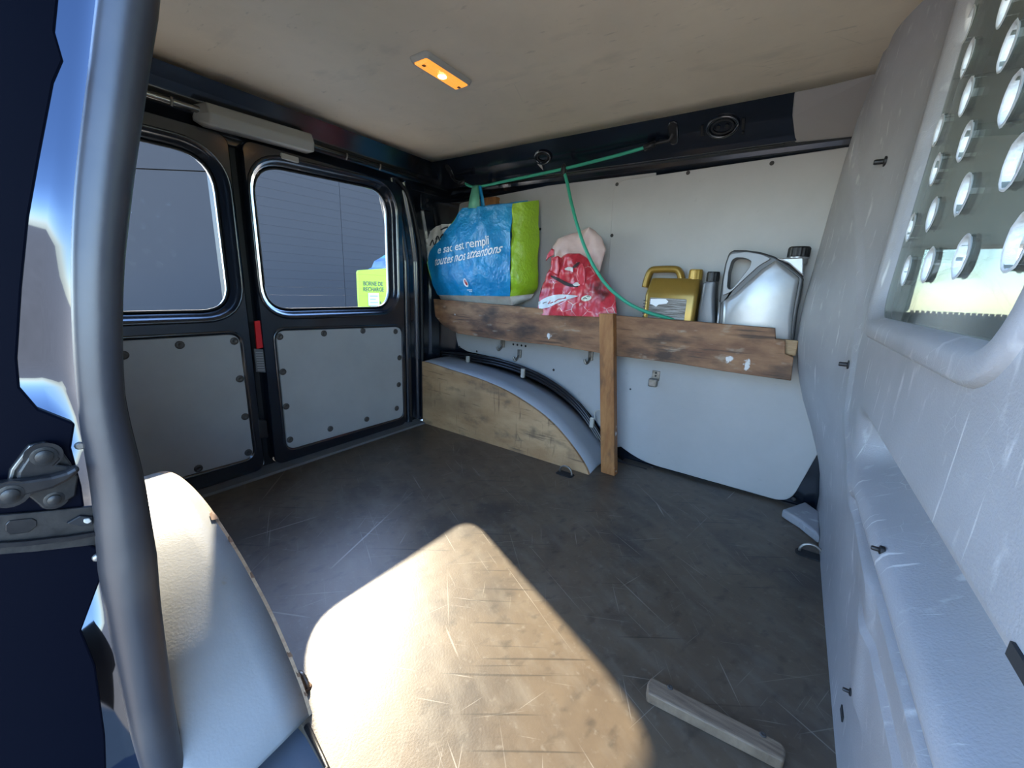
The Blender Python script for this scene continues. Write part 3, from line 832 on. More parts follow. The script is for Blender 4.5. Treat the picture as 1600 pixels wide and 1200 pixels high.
# ================================================================== NEAR SIDE: pillar, seal, open door
wf = empty('wall_front', (-.8, .02, 0), 'near side of the van around the open sliding door', 'wall', kind='structure')
SL = ((162, 0), (140, 130), (122, 300), (117, 450), (128, 640), (150, 780), (162, 900), (180, 1000), (210, 1150), (225, 1200))
SR = ((240, 0), (222, 120), (207, 240), (190, 370), (185, 500), (188, 610), (210, 720), (235, 810), (243, 915), (254, 1010), (272, 1130), (285, 1200))
sz = [.06, .16, .30, .38, .47, .57, .68, .77, .87, .95]
def edge_y(tab, z):
    P = sorted([(float(on(0, -.56, *q)[2]), float(on(0, -.56, *q)[1])) for q in tab])
    return interp(z, [a for a, _ in P], [b for _, b in P])
sc_pts = []; sc_r = []
for z in sz:
    a, b = edge_y(SL, z), edge_y(SR, z); sc_pts.append((-.575, (a + b) / 2 * .575 / .56, z)); sc_r.append((b - a) / 2 * 1.2)
path = [(-.50, .066, -.045), (-.553, .068, -.02)] + sc_pts + [(-.572, .187, 1.05), (-.54, .215, 1.14), (-.45, .235, 1.19), (-.2, .235, 1.195), (.05, .22, 1.19)]
rads = [.017, .017] + sc_r + [.018] * 5
cpath = catmull(path, 10); crad = [interp(i / 10, range(len(rads)), rads) for i in range(len(cpath))]
v, f = tube_data(cpath, crad, 20, up=(1, 0, 0)); 
seal = mk('door_seal', v, f, M['seal'], None, smooth=True)
tag(seal, 'thick black rubber weather seal tube around the sliding door opening', 'seal')
lip = [(p[0] - .012, p[1] + r * .93, p[2]) for p, r in zip(cpath, crad)][8:-30]
v, f = tube_data(lip, .0042, 8); mk('lip', v, f, M['dull'], seal, smooth=True)

def sealy(z):
    return interp(z, [p[2] for p in sc_pts] + [1.05, 1.2], [p[1] for p in sc_pts] + [.187, .235])
# pillar jamb: plan profile swept up the seal
def lean(z):
    # bends made up so the jamb mirrors sky, ground midway, sky again below
    return -interp(z, [-.05, .10, .25, .415, .445, .565, .60, .76, .80, 1.2], [-.012, -.012, -.012, -.105, -.03, -.095, -.09, -.045, -.045, -.07])
jl = []
for z in np.linspace(-.04, 1.2, 40):
    y = sealy(z)
    L = lean(z)
    jl.append([(-.592, y + .004, z), (-.590 - L * .6, y - .004, z), (-.600 - L, y - .012, z), (-.612 - L, y - .026, z), (-.622 - L, y - .040, z), (-.634 - L, y - .058, z), (-.66 - L, y - .074, z), (-.80, y - .085, z), (-.95, y - .09, z), (-1.6, y - .09, z)])
v, f = loft(jl, False, False, closed=False); mk('pillar_jamb', v, f, M['jamb'], wf, smooth=True)
# inner side skin behind the pillar
il = [[(-.592, sealy(z) + .006, z), (-.62, max(.02, sealy(z) + .0), z), (-1.6, max(.02, sealy(z)), z)] for z in np.linspace(-.04, 1.25, 12)]
v, f = loft(il, False, False, closed=False); mk('inner_skin', v, f, M['paint'], wf)
# rail above the door opening and sill below
v, f = loft([[(x, y, z) for y, z in ((.20, 1.27), (.235, 1.235), (.25, 1.21), (.235, 1.195), (.19, 1.185), (.12, 1.17), (.06, 1.16), (.03, 1.2), (.12, 1.30))] for x in (-1.6, -.6, -.2, .2)])
mk('door_header', v, f, M['paint'], wf, bevel=.004)
box('step_sill', -1.6, 1.3, -.06, .05, -.4, -.05, M['sheet'], wf, bevel=.01)

# sliding door, pushed back, plus a dark slab shaped as a dark reflection
door3 = empty('door_3', (-.60, -.02, 0), 'open sliding door with a navy black slab shaped as a dark reflection beside the seal', 'door', kind='structure')
DE = ((-60, -200), (95, -200), (92, 0), (87, 50), (100, 95), (85, 130), (62, 250), (46, 340), (35, 450), (28, 560), (32, 605), (62, 640), (118, 662), (112, 700), (128, 760), (140, 850), (178, 868), (158, 905), (128, 985), (150, 1040), (165, 1150), (170, 1300), (-60, 1300))
P = [on(0, -.583, *q) for q in DE]; pts = [(float(p[1]), float(p[2])) for p in P]
M['dark_reflection'] = mat('navy_black_reflection', (.0012, .002, .006, 1), .5, spec=.06)
prism('door_edge', pts, 'x', -.600, -.583, M['dark_reflection'], door3, bevel=.002)
box('door_leaf', -1.9, -1.05, -.12, -.09, -.35, 1.15, M['sheet'], door3, bevel=.01)
# roller bracket
rb = empty('roller_bracket', on(0, -.575, 60, 740), 'greasy black steel roller arm and pivot plate on the door edge', 'bracket')
def sprism(name, pix, x0, x1, m, parent, bevel=.0012):
    P = [on(0, x1, *q) for q in pix]; return prism(name, [(float(p[1]), float(p[2])) for p in P], 'x', x0, x1, m, parent, bevel=bevel, bseg=2)
sprism('pivot_plate', ((12, 752), (15, 735), (45, 695), (72, 690), (98, 706), (110, 722), (122, 745), (118, 775), (92, 790), (68, 795), (50, 780)), -.583, -.577, M['dust'], rb)
sprism('plate_rim', ((14, 748), (18, 733), (46, 697), (72, 692), (96, 707), (93, 711), (71, 698), (48, 702), (24, 735), (20, 750)), -.577, -.5755, M['steel'], rb, .0005)
sprism('cover', ((26, 750), (28, 738), (50, 704), (72, 700), (98, 716), (88, 726), (112, 730), (108, 738), (60, 748)), -.577, -.570, M['darksteel'], rb, .002)
sprism('roller_arm', ((-60, 768), (-10, 755), (40, 751), (80, 745), (104, 738), (122, 728), (127, 736), (108, 752), (84, 764), (40, 776), (0, 787), (-60, 800)), -.572, -.560, M['darksteel'], rb, .003)
for q, r_, x_ in (((68, 712), .0062, -.572), ((15, 772), .006, -.562), ((84, 779), .005, -.579)):
    p = on(0, x_, *q)
    lathe('bolt', [(r_ * 1.5, 0), (r_ * 1.5, .0025), (r_ * 1.1, .003), (r_, .003), (r_, .005), (r_ * .6, .006), (.0005, .006)], M['dust'], rb, 18, tuple(p), 'x')
    lathe('washer', [(r_ * 2.1, 0), (r_ * 2.1, .0015), (r_ * 1.5, .0015)], M['darksteel'], rb, 20, tuple(p), 'x')
rl = empty('door_rail', on(0, -.58, 80, 830), 'dusty black guide rail with a slot under the roller bracket', 'rail')
sprism('rail_plate', ((-60, 810), (60, 800), (160, 790), (165, 850), (60, 862), (-60, 872)), -.583, -.578, M['dust'], rl)
sprism('guide_lip', ((-60, 852), (40, 846), (110, 838), (160, 830), (161, 836), (110, 846), (40, 854), (-60, 862)), -.578, -.573, M['darksteel'], rl, .001)
sprism('guide_slot', ((8, 820), (14, 814), (50, 810), (58, 814), (58, 822), (46, 832), (16, 836), (8, 830)), -.578, -.5765, M['darksteel'], rl, .001)
sprism('stop_pad', ((104, 818), (125, 806), (145, 808), (146, 820), (125, 823)), -.578, -.574, M['dull'], rl, .001)
sprism('rubber_nub', ((131, 812), (140, 810), (144, 815), (137, 819), (131, 817)), -.574, -.571, M['clip'], rl, .001)
for q, r_ in (((152, 870), .0045), ((124, 696), .004)):
    p = on(0, -.581, *q); lathe('screw', [(r_, 0), (r_, .002), (r_ * .7, .0035), (.0003, .0035)], M['steel'], rl, 12, tuple(p), 'x')
# lower pillar hook behind the seal
lh = tube('pillar_hook', catmull([on(1, .16, *q) for q in ((268, 1165), (276, 1136), (292, 1130), (304, 1145), (316, 1175), (328, 1215))], 5), .006, M['black'])
tag(lh, 'bent black hook at the foot of the rubber seal', 'hook')

# ================================================================== WHEEL ARCH BOXES
fb = empty('wheel_arch_box', (-1.0, 1.45, 0), 'stained plywood wheel arch box with grey curved top under the long shelf', 'box')
arc = [(-1.482, .322), (-1.40, .318), (-1.305, .308), (-1.15, .295), (-1.0, .272), (-.88, .238), (-.769, .193), (-.69, .143), (-.62, .083), (-.575, .035), (-.553, .0)]
ac = [(float(p[0]), float(p[1])) for p in [(q.x, q.y) for q in catmull([(a, b, 0) for a, b in arc], 4)]]
prism('side_board', [(-1.482, 0)] + ac, 'y', 1.367, 1.379, M['ply'], fb)
top = [[(a, y, max(0.0, b + (.006 if y > 1.4 else 0))) for a, b in ac] for y in (1.379, 1.45, 1.53, 1.60)]
v, f = loft(top, False, False, closed=False); o = mk('curved_top', v, f, M['box_top'], fb, smooth=True)
sd = o.modifiers.new('s', 'SOLIDIFY'); sd.thickness = .006
mk('end_board', [(-1.482, 1.375, 0), (-1.482, 1.6, 0), (-1.482, 1.6, .322), (-1.482, 1.375, .322)], [(0, 1, 2, 3)], M['box_top'], fb)

nb = empty('wheel_arch_box', (-1.0, .14, 0), 'pale laminate wheel arch box with chipped edge beside the rubber seal', 'box')
narc = [(-1.42, .06), (-1.34, .14), (-1.24, .21), (-1.14, .252), (-1.05, .272), (-.96, .273), (-.87, .256), (-.77, .216), (-.70, .176), (-.645, .135), (-.60, .088), (-.565, .042), (-.545, .0)]
nc = [(q.x, q.y) for q in catmull([(a, b, 0) for a, b in narc], 5)]
top = [[(a + dx, y, max(-.03, b)) for a, b in nc] for y, dx in ((.246, 0), (.20, .006), (.15, .012), (.10, .018), (.075, .02))]
v, f = loft(top, False, False, closed=False); o = mk('curved_top', v, f, M['near_top'], nb, smooth=True)
sd = o.modifiers.new('s', 'SOLIDIFY'); sd.thickness = .005
prism('side_board', [(-1.42, 0)] + nc, 'y', .240, .251, M['ply_edge'], nb)
M['chip'] = mat('raw_chip', (.20, .11, .06, 1), .8)
for (a, s_) in ((.842, .014), (.79, .008), (.71, .006), (.6, .008), (.575, .006), (.56, .005)):
    k = min(range(len(nc)), key=lambda i: abs(nc[i][0] + a)); p = nc[k]
    mk('edge_chip', [(p[0] - s_, .2515, p[1] + .0035), (p[0] + s_, .2515, p[1] - .003), (p[0] + s_ * .7, .2515 - s_ * .8, p[1] - .001), (p[0] - s_ * .5, .2515 - s_ * .6, p[1] + .0045)], [(0, 1, 2, 3)], M['chip'], nb)

# ================================================================== SHELF
YS = 1.455
bo = [on(1, YS, *q) for q in ((677, 467), (800, 478), (938, 491), (1080, 502), (1211, 513), (1212, 530), (1227, 532), (1227, 553), (1240, 559), (1236, 595), (1130, 580), (1058, 568), (962, 556), (933, 551), (867, 540), (787, 532), (747, 526), (715, 521), (697, 512), (688, 504), (680, 494))]
board = prism('shelf_board', [(float(p[0]), float(p[2])) for p in bo], 'y', YS, YS + .02, M['oldwood'], None, bevel=.0015, bseg=1)
tag(board, 'long brown paint-flecked plank fronting the shelf of bags and canisters', 'plank')
zs0 = .505
shelf = box('storage_shelf', -1.12, .012, YS + .021, 1.598, zs0 - .018, zs0, M['oldwood'], None, bevel=.001)
tag(shelf, 'brown wooden shelf base behind the long front plank', 'shelf')
PT = [on(1, 1.42, *q) for q in ((936, 490), (958, 490), (961, 738), (938, 745))]
pv = [(float(p[0]), max(0.0, float(p[2]))) for p in PT]; pv[2] = (pv[2][0], 0.0); pv[3] = (pv[3][0], 0.0)
post = prism('shelf_post', pv, 'y', 1.42, 1.4535, M['postwood'], None, bevel=.0015, bseg=1)
tag(post, 'upright brown wooden batten standing on the floor against the shelf plank', 'post')
bt = box('shelf_batten', -.25, .024, 1.4765, 1.497, .532, .578, M['freshwood'], None, bevel=.003)
tag(bt, 'short pale timber batten poking out past the notched plank end', 'batten')
fs = []
q4 = [on(2, .022, *q) for q in ((1018, 1057), (1222, 1160), (1229, 1172), (1226, 1190), (1012, 1082), (1011, 1068))]
fl = prism('floor_batten', roundpoly([(float(p[0]), float(p[1])) for p in q4], .004, 3), 'z', 0.0, .022, M['palewood'], None, bevel=.003)
tag(fl, 'short weathered pale wood batten screwed to the load floor', 'batten')
for q in ((1047, 1074), (1192, 1148)):
    p = on(2, .022, *q); disc_screw('screw', M['screw_dark'], p, (0, 0, 1), .005, .003, fl)

# wall hooks
def wall_hook(q, lab, big=False):
    p = on(1, YB - .002, *q); e = empty('wall_hook', p, lab, 'hook', 'small metal hooks on the far wall panels')
    s = 1.5 if big else 1
    box('plate', p[0] - .010 * s, p[0] + .010 * s, YB - .012, YB - .008 if big else YB + .0015, p[2] - .005, p[2] + .034, M['steel'], e, bevel=.002)
    if big:
        box('block', p[0] - .020, p[0] + .012, YB - .036, YB - .012, p[2] - .028, p[2] + .004, M['steel'], e, bevel=.004)
        for dz in (.014, .026):
            lathe('screw', [(.004, 0), (.004, -.002), (.0005, -.003)], M['dust'], e, 10, (p[0], YB - .012, p[2] + dz), 'y')
    else:
        tube('hook', [(p[0], YB - .010, p[2] + .004), (p[0], YB - .022, p[2] - .008), (p[0] - .004, YB - .032, p[2] - .016), (p[0] - .010, YB - .034, p[2] - .012), (p[0] - .014, YB - .034, p[2])], .0055, M['steel'], e, sub=4)
wall_hook((786, 541), 'small metal hook below the plank beside a row of four drilled holes')
wall_hook((812, 557), 'small metal hook low on the wall panel just above the black cables')
wall_hook((923, 561), 'small metal hook on the wall panel next to the wooden post')
wall_hook((1025, 592), 'square metal catch on the wall panel under the long plank', True)
wb_ = box('wood_block', float(on(1, 1.59, 757, 310)[0]), float(on(1, 1.59, 778, 310)[0]), 1.575, 1.606, .98, float(on(1, 1.59, 768, 309)[2]), M['postwood'], None, bevel=.002)
tag(wb_, 'small reddish wooden block fixed to the wall behind the blue bag', 'block')

# floor lashing rings
def ring(q, lab, pocket=None, k=1.0):
    p = on(2, 0.0, *q); e = empty('lashing_ring', p, lab, 'ring')
    v, f = loft([[(p[0] + a, p[1] + b, .0005) for a, b in rrect(-.035 * k, .035 * k, -.02 * k, .02 * k, .012 * k)], [(p[0] + a, p[1] + b, .003) for a, b in rrect(-.033 * k, .033 * k, -.018 * k, .018 * k, .011 * k)]])
    mk('pocket', v, f, pocket or M['hole'], e)
    ptsr = [(p[0] + .026 * k * math.cos(a), p[1] + .004, .006 * k + .026 * k * math.sin(a)) for a in np.linspace(-.2, math.pi + .2, 15)]
    tube('loop', ptsr, .0038, M['steel'], e, n=8)
ring((883, 741), 'steel lashing loop on the floor at the foot of the plywood wheel box')
ring((1266, 868), 'steel lashing loop on the floor at the bulkhead edge')
ring((470, 1070), 'lashing loop in a brown cut-out beside the pale wheel box', M['chip'], .6)
# debris where the bulkhead meets the floor
foot = prism('bulkhead_foot', [(float(p[0]), float(p[1])) for p in [on(2, .03, *q) for q in ((1222, 795), (1258, 783), (1282, 800), (1282, 838), (1250, 812))]], 'z', 0.0, .03, M['bulk'], None, bevel=.008, bseg=3)
tag(foot, 'grey plastic corner foot where bulkhead and far wall meet', 'trim')

# ================================================================== CORDS
cl = empty('bungee_cord', on(1, 1.5, 745, 290), 'green bungee cord stretched between two slots of the roof rail', 'cord')
CY = 1.488
cpts = [on(1, CY, *q) for q in ((727, 287), (745, 292), (800, 281), (880, 264), (960, 244), (1012, 229))]
tube('cord', cpts, .0058, M['green'], cl, n=10, sub=6)
h1 = [on(1, CY, 730, 288), on(1, CY, 722, 286), on(1, CY + .005, 712, 283), on(1, CY + .015, 706, 276), on_rail(703, 266)]
tube('hook', h1, .0055, M['black'], cl, n=8, sub=5)
h2 = [on(1, CY, 1008, 230), on(1, CY, 1020, 226), on(1, CY + .004, 1034, 222), on(1, CY + .01, 1046, 219), on_rail(1052, 208)]
tube('hook', h2, .005, M['black'], cl, n=8, sub=5)
for q in ((1015, 228), (722, 286)):
    p = on(1, CY, *q); tube('crimp', [(p[0] - .018, p[1], p[2] - .004), (p[0] + .018, p[1], p[2] + .004)], .010, M['black'], cl, n=12)
c2 = empty('hanging_cord', on(1, CY, 880, 264), 'loose green cord hanging from the stretched bungee down to the plank', 'cord')
hp_ = [on(1, y_, *q) for q, y_ in (((881, 268), 1.486), ((886, 285), 1.484), ((893, 318), 1.47), ((902, 352), 1.43), ((914, 387), 1.405), ((930, 420), 1.40), ((952, 450), 1.41), ((982, 474), 1.43), ((1012, 488), 1.455), ((1040, 496), 1.48), ((1060, 503), 1.50))]
tube('cord', hp_, .0062, M['green'], c2, n=10, sub=6)
p = on(1, 1.486, 881, 266); lathe('knot', [(.001, -.02), (.009, -.016), (.012, 0), (.010, .012), (.004, .022), (.001, .024)], M['black'], c2, 12, tuple(p), 'z')

# ================================================================== BAGS
def quilt(name, left, right, nu, nv, yfun, m, parent, wr_=0.006, ws=14, seed=0.0, thick=0):
    """sheet between two pixel polylines; yfun(u,v) is its distance across the van, wrinkled"""
    v = []; f = []
    for j in range(nv + 1):
        t = j / nv
        a = np.array([np.interp(t, np.linspace(0, 1, len(left)), [q[k] for q in left]) for k in (0, 1)])
        b = np.array([np.interp(t, np.linspace(0, 1, len(right)), [q[k] for q in right]) for k in (0, 1)])
        for i in range(nu + 1):
            u = i / nu; q = a * (1 - u) + b * u
            v.append(tuple(on(1, yfun(u, t), *q)))
    out = []
    for j in range(nv + 1):
        for i in range(nu + 1):
            x, y, z = v[j * (nu + 1) + i]
            k = noise.fractal(Vector((x * ws + seed, seed, z * ws * .8)), 1.0, 2.0, 3) * wr_
            k += (abs(noise.noise(Vector((x * ws * .7 + z * 5 + seed, 3.3, z * ws * .25)))) - .25) * wr_ * 1.6
            out.append((x, y + k, z))
    for j in range(nv):
        for i in range(nu):
            a = j * (nu + 1) + i; f.append((a, a + 1, a + nu + 2, a + nu + 1))
    o = mk(name, out, f, m, parent, smooth=True)
    if thick:
        sd = o.modifiers.new('s', 'SOLIDIFY'); sd.thickness = thick; sd.offset = 0
    return o, out
M['bag_blue'] = mat('blue_woven_plastic', (.004, .20, .46, 1), .33, col2=(.008, .27, .55, 1), scale=9, bump=1.0, bscale=85, spec=.6)
M['bag_green'] = mat('lime_woven_plastic', (.34, .56, .025, 1), .35, col2=(.28, .47, .02, 1), scale=9, bump=1.0, bscale=85, spec=.6)
M['bag_white'] = mat('off_white_plastic', (.72, .70, .65, 1), .4, col2=(.58, .56, .51, 1), scale=30, bump=.4, bscale=60)
M['print_white'] = mat('white_print', (.85, .87, .87, 1), .45)
M['print_red'] = mat('red_print', (.5, .03, .04, 1), .5)
M['print_black'] = mat('black_print', (.02, .02, .02, 1), .5)
bag = empty('shopping_bag', on(1, 1.50, 750, 470), 'large blue and lime woven shopping bag with white lettering hanging over the plank', 'bag')
YF = 1.425
BL = ((684, 461), (677, 447), (671, 428), (667, 410), (672, 392), (685, 375), (700, 357), (712, 340), (723, 325))
BR = ((797, 463), (796, 448), (797, 425), (798, 400), (798, 380), (799, 360), (800, 345), (800, 330), (801, 318))
fy = lambda u, t: YF + .035 * (1 - math.sin(math.pi * (.08 + .84 * u))) * (1 if u < .5 else .6) + .018 * t + .030 * max(0, .18 - t) / .18
front, fv = quilt('front_panel', BL, BR, 46, 40, fy, M['bag_blue'], bag, .010, 13, 1.2)
GL = BR
GR = ((834, 459), (838, 452), (840, 430), (839, 410), (841, 395), (842, 375), (841, 355), (843, 335), (843, 313))
gy = lambda u, t: fy(1, t) + .10 * u ** 1.2 - .012 * math.sin(math.pi * u)
quilt('side_panel', GL, GR, 24, 40, gy, M['bag_green'], bag, .010, 18, 4.2)
# cream base rolling under, and the back of the bag
quilt('base', ((684, 461), (687, 466), (694, 472)), ((797, 463), (798, 469), (800, 477)), 40, 6, lambda u, t: fy(u, 0) + .002 + .05 * t, M['bag_white'], bag, .004, 30, 7)
quilt('base', ((797, 463), (798, 469), (800, 477)), ((834, 459), (829, 466), (812, 475)), 16, 6, lambda u, t: fy(1, 0) + .10 * u + .002 - .02 * t * u, M['bag_white'], bag, .004, 30, 8)
quilt('back_panel', BL, tuple((a - 18, b) for a, b in GR), 30, 30, lambda u, t: 1.545 - .03 * abs(2 * u - 1) ** 2, M['bag_blue'], bag, .008, 13, 2.2)
lv = []
for t in np.linspace(0, 1, 20):
    q = [np.interp(t, np.linspace(0, 1, len(BL)), [w_[k] for w_ in BL]) for k in (0, 1)]
    a = on(1, fy(0, t), *q); lv.append([tuple(a), (a[0] + .004, a[1] + .04, a[2]), (a[0] + .02, 1.535, a[2])])
v, f = loft(lv, False, False, closed=False); mk('side_panel', v, f, M['bag_green'], bag, smooth=True)
# handles: front pale green strap and blue strap looping over the cord
def strap(name, pl, pr, ys_l, m):
    L = [on(1, y_, *q) for q, y_ in zip(pl, ys_l)]; R_ = [on(1, y_, *q) for q, y_ in zip(pr, ys_l)]
    lo = [[tuple(a), tuple((a + b) / 2 + np.array([0, -.003, 0])), tuple(b)] for a, b in zip(L, R_)]
    v, f = loft(lo, False, False, closed=False); o = mk(name, v, f, m, bag, smooth=True)
    sd = o.modifiers.new('s', 'SOLIDIFY'); sd.thickness = .003
M['strap_green'] = mat('pale_green_strap', (.10, .36, .24, 1), .45, bump=.2, bscale=120)
strap('handle', ((731, 325), (734, 308), (738, 292), (742, 289), (744, 294)), ((749, 325), (749, 308), (747, 292), (748, 289), (748, 294)), (1.452, 1.462, 1.476, 1.488, 1.498), M['strap_green'])
strap('handle', ((752, 326), (750, 308), (746, 293), (748, 289), (746, 293)), ((758, 325), (755, 306), (752, 291), (752, 289), (752, 293)), (1.470, 1.474, 1.480, 1.490, 1.499), M['bag_blue'])
strap('handle', ((743, 318), (745, 300), (747, 290)), ((748, 320), (749, 302), (751, 290)), (1.52, 1.51, 1.497), M['bag_blue'])

# print on the front panel: dropped onto its surface
from mathutils.bvhtree import BVHTree
_fp = [tuple(p.vertices) for p in front.data.polygons]
bvh = BVHTree.FromPolygons([Vector(v_.co) for v_ in front.data.vertices], _fp)
def bag_print(name, V, F, o2, ax_, ay_, m, off=.0022):
    """V in 2D (metres); o2 = pixel of the origin; ax_,ay_ = 2D directions on the x-z plane"""
    P0 = on(1, YF, *o2); out = []
    for v_ in V:
        x = P0[0] + v_[0] * ax_[0] + v_[1] * ay_[0]; z = P0[2] + v_[0] * ax_[1] + v_[1] * ay_[1]
        h = bvh.ray_cast(Vector((x, 1.2, z)), Vector((0, 1, 0)))
        y = h[0].y if h[0] else fy(0, .5)
        out.append((x, y - off, z))
    return mk(name, out, F, m, bag)
def fitted(s, size, width, **k):
    V, F = text_data(s, size, **k); w_ = max(v_[0] for v_ in V); return [(v_[0] * width / w_, v_[1], 0) for v_ in V], F
P0 = on(1, YF, 679, 396); P1 = on(1, YF, 764, 381)
dd = np.array([P1[0] - P0[0], P1[2] - P0[2]]); wd = float(np.linalg.norm(dd)); dx_ = dd / wd; up_ = np.array([-dx_[1] * .3, 1.0])
V, F = fitted('e sac est rempli', .052, wd, bold=.0006); bag_print('lettering', V, F, (678, 396), dx_, up_, M['print_white'])
P0 = on(1, YF, 674, 415); P1 = on(1, YF, 781, 394)
dd = np.array([P1[0] - P0[0], P1[2] - P0[2]]); wd = float(np.linalg.norm(dd)); dx_ = dd / wd; up_ = np.array([.05, 1.15])
V, F = fitted('toutes nos attentions', .050, wd, shear=.35, bold=.0006); bag_print('lettering', V, F, (674, 415), dx_, up_, M['print_white'])
circ = [(.0165 * math.cos(a), .0165 * math.sin(a) * .95, 0) for a in np.linspace(0, 2 * math.pi, 24, endpoint=False)]
bag_print('round_emblem', circ + [(0, 0, 0)], [(i, (i + 1) % 24, 24) for i in range(24)], (725, 441.5), (1, 0), (-.25, 1.25), M['print_white'])
leaf = [(.0085 * math.sin(a) * (1.0 if a < math.pi else .9), .0115 * -math.cos(a), 0) for a in np.linspace(0, 2 * math.pi, 18, endpoint=False)]
bag_print('emblem_drop', leaf + [(0, 0, 0)], [(i, (i + 1) % 18, 18) for i in range(18)], (725.5, 441.5), (1, 0), (-.35, 1.1), M['print_red'], .0036)
tiny = [(-.002, .0), (.002, .008), (.0035, .008), (.0005, -.004)]
bag_print('emblem_drop', [(a, b, 0) for a, b in tiny], [(0, 1, 2, 3)], (726, 440), (1, 0), (0, 1), M['print_white'], .0045)
for k, (x0, x1, yy) in enumerate(((724, 738, 453.5), (727, 736, 456))):
    V = [(a * (x1 - x0) * .0028, b * .003, 0) for a in np.linspace(0, 1, 8) for b in (0, 1)]
    bag_print('small_print', V, [(2 * i, 2 * i + 2, 2 * i + 3, 2 * i + 1) for i in range(7)], (x0, yy), (1, .05), (0, 1), M['print_white'])

# white crumpled bag squeezed behind the blue one
wbag = empty('plastic_bag', on(1, 1.5, 690, 420), 'white crumpled bag with black marks poking out behind the blue bag', 'bag')
WL = ((668, 412), (663, 400), (662, 385), (663, 373), (668, 363), (680, 355), (690, 351), (705, 350))
WR_ = ((690, 412), (700, 400), (705, 390), (712, 380), (716, 372), (718, 362), (716, 355), (708, 350))
wy = lambda u, t: 1.478 - .018 * math.sin(math.pi * u) * math.sin(math.pi * min(1, t + .15))
wq, _ = quilt('sack', WL, WR_, 18, 24, wy, M['bag_white'], wbag, .012, 24, 3)
quilt('sack_back', WL, WR_, 10, 14, lambda u, t: 1.50 + .03 * math.sin(math.pi * u), M['bag_white'], wbag, .006, 24, 5)
bv2 = BVHTree.FromPolygons([Vector(v_.co) for v_ in wq.data.vertices], [tuple(p.vertices) for p in wq.data.polygons])
for s_ in (((672, 384), (676, 375), (679, 383), (683, 372)), ((681, 374), (684, 369), (687, 376)), ((688, 372), (692, 366), (694, 371), (698, 365)), ((689, 359), (695, 356), (700, 355))):
    pp = []
    for q in catmull([(a, b, 0) for a, b in s_], 4):
        d = ray(q[0], q[1]); h = bv2.ray_cast(Vector((0, 0, CAMH)), Vector(d).normalized())
        if h[0]: pp.append(h[0] - Vector(d).normalized() * .002)
    if len(pp) > 2: tube('black_mark', pp, .0035, M['print_black'], wbag, n=6)

# red torn sack with pinkish inner liner
red = empty('rubble_sack', on(1, 1.5, 905, 488), 'torn dusty red sack with pale pink liner on the shelf behind the plank', 'sack')
M['sack_red'] = mat('red_sack_plastic', (.42, .012, .025, 1), .35, col2=(.62, .04, .06, 1), scale=14, bump=.6, bscale=45, spec=.6)
scratch_layer(M['sack_red'], (.75, .6, .58, 1), 24, .03, 12, .50, .75, rot=(.4, .8, .3), seed=2)
patch_layer(M['sack_red'], (.75, .62, .6, 1), 34, .66, .75, .6, seed=5)
patch_layer(M['sack_red'], (.05, .02, .02, 1), 9, .62, .72, .8, seed=7)
RL = ((842, 492), (842, 475), (844, 460), (848, 445), (855, 432), (860, 420), (861, 408), (870, 400), (885, 396), (903, 396))
RR = ((963, 496), (963, 480), (961, 465), (955, 452), (948, 440), (938, 428), (930, 417), (922, 408), (914, 401), (906, 396))
ry = lambda u, t: 1.482 - .012 * max(0, .3 - t) / .3 - .032 * math.sin(math.pi * u) ** .7 * (1 - .3 * t) + .01 * t
rs, _ = quilt('sack', RL, RR, 44, 40, ry, M['sack_red'], red, .016, 17, 9)
quilt('sack_back', RL, RR, 20, 20, lambda u, t: 1.50 + .07 * math.sin(math.pi * u) ** .6, M['sack_red'], red, .008, 17, 11)
M['liner'] = mat('pale_pink_liner', (.55, .38, .34, 1), .55, col2=(.62, .46, .41, 1), scale=10, bump=.3, bscale=50)
LL = ((866, 412), (868, 398), (864, 386), (872, 373), (890, 367), (908, 361), (922, 356))
LR = ((936, 425), (940, 412), (944, 400), (948, 390), (941, 372), (932, 362), (923, 356))
quilt('liner', LL, LR, 26, 26, lambda u, t: 1.50 - .02 * math.sin(math.pi * u) + .03 * t, M['liner'], red, .022, 11, 15, .002)
# torn flap at the left, white swoosh, oval tag, tears
quilt('torn_flap', ((853, 408), (855, 398), (862, 388)), ((858, 402), (866, 398), (866, 390)), 4, 6, lambda u, t: 1.47, M['sack_red'], red, .004, 20, 2, .002)
quilt('torn_flap', ((858, 424), (861, 412), (861, 402)), ((872, 432), (874, 418), (872, 400)), 6, 8, lambda u, t: 1.462, M['sack_red'], red, .006, 20, 3, .002)
quilt('torn_flap', ((905, 444), (900, 432), (902, 418), (908, 412)), ((915, 450), (914, 436), (914, 422), (910, 411)), 6, 10, lambda u, t: 1.446, M['sack_red'], red, .006, 22, 6, .002)
bv3 = BVHTree.FromPolygons([Vector(v_.co) for v_ in rs.data.vertices], [tuple(p.vertices) for p in rs.data.polygons])
def on_sack(q, off=.003):
    d = Vector(ray(*q)).normalized(); h = bv3.ray_cast(Vector((0, 0, CAMH)), d)
    return (h[0] - d * off) if h[0] else Vector(on(1, 1.46, *q))
def sack_patch(name, top, bot, m, n=16, off=.003):
    T = catmull([(a, b, 0) for a, b in top], 5); B_ = catmull([(a, b, 0) for a, b in bot], 5)
    rows = []
    for a, b in zip(T, B_):
        rows.append([tuple(on_sack(tuple((a * (1 - s) + b * s)[:2]), off)) for s in np.linspace(0, 1, 6)])
    v, f = loft(rows, False, False, closed=False); return mk(name, v, f, m, red, smooth=True)
M['swoosh'] = mat('white_sack_print', (.72, .75, .76, 1), .4, col2=(.6, .62, .63, 1), scale=20)
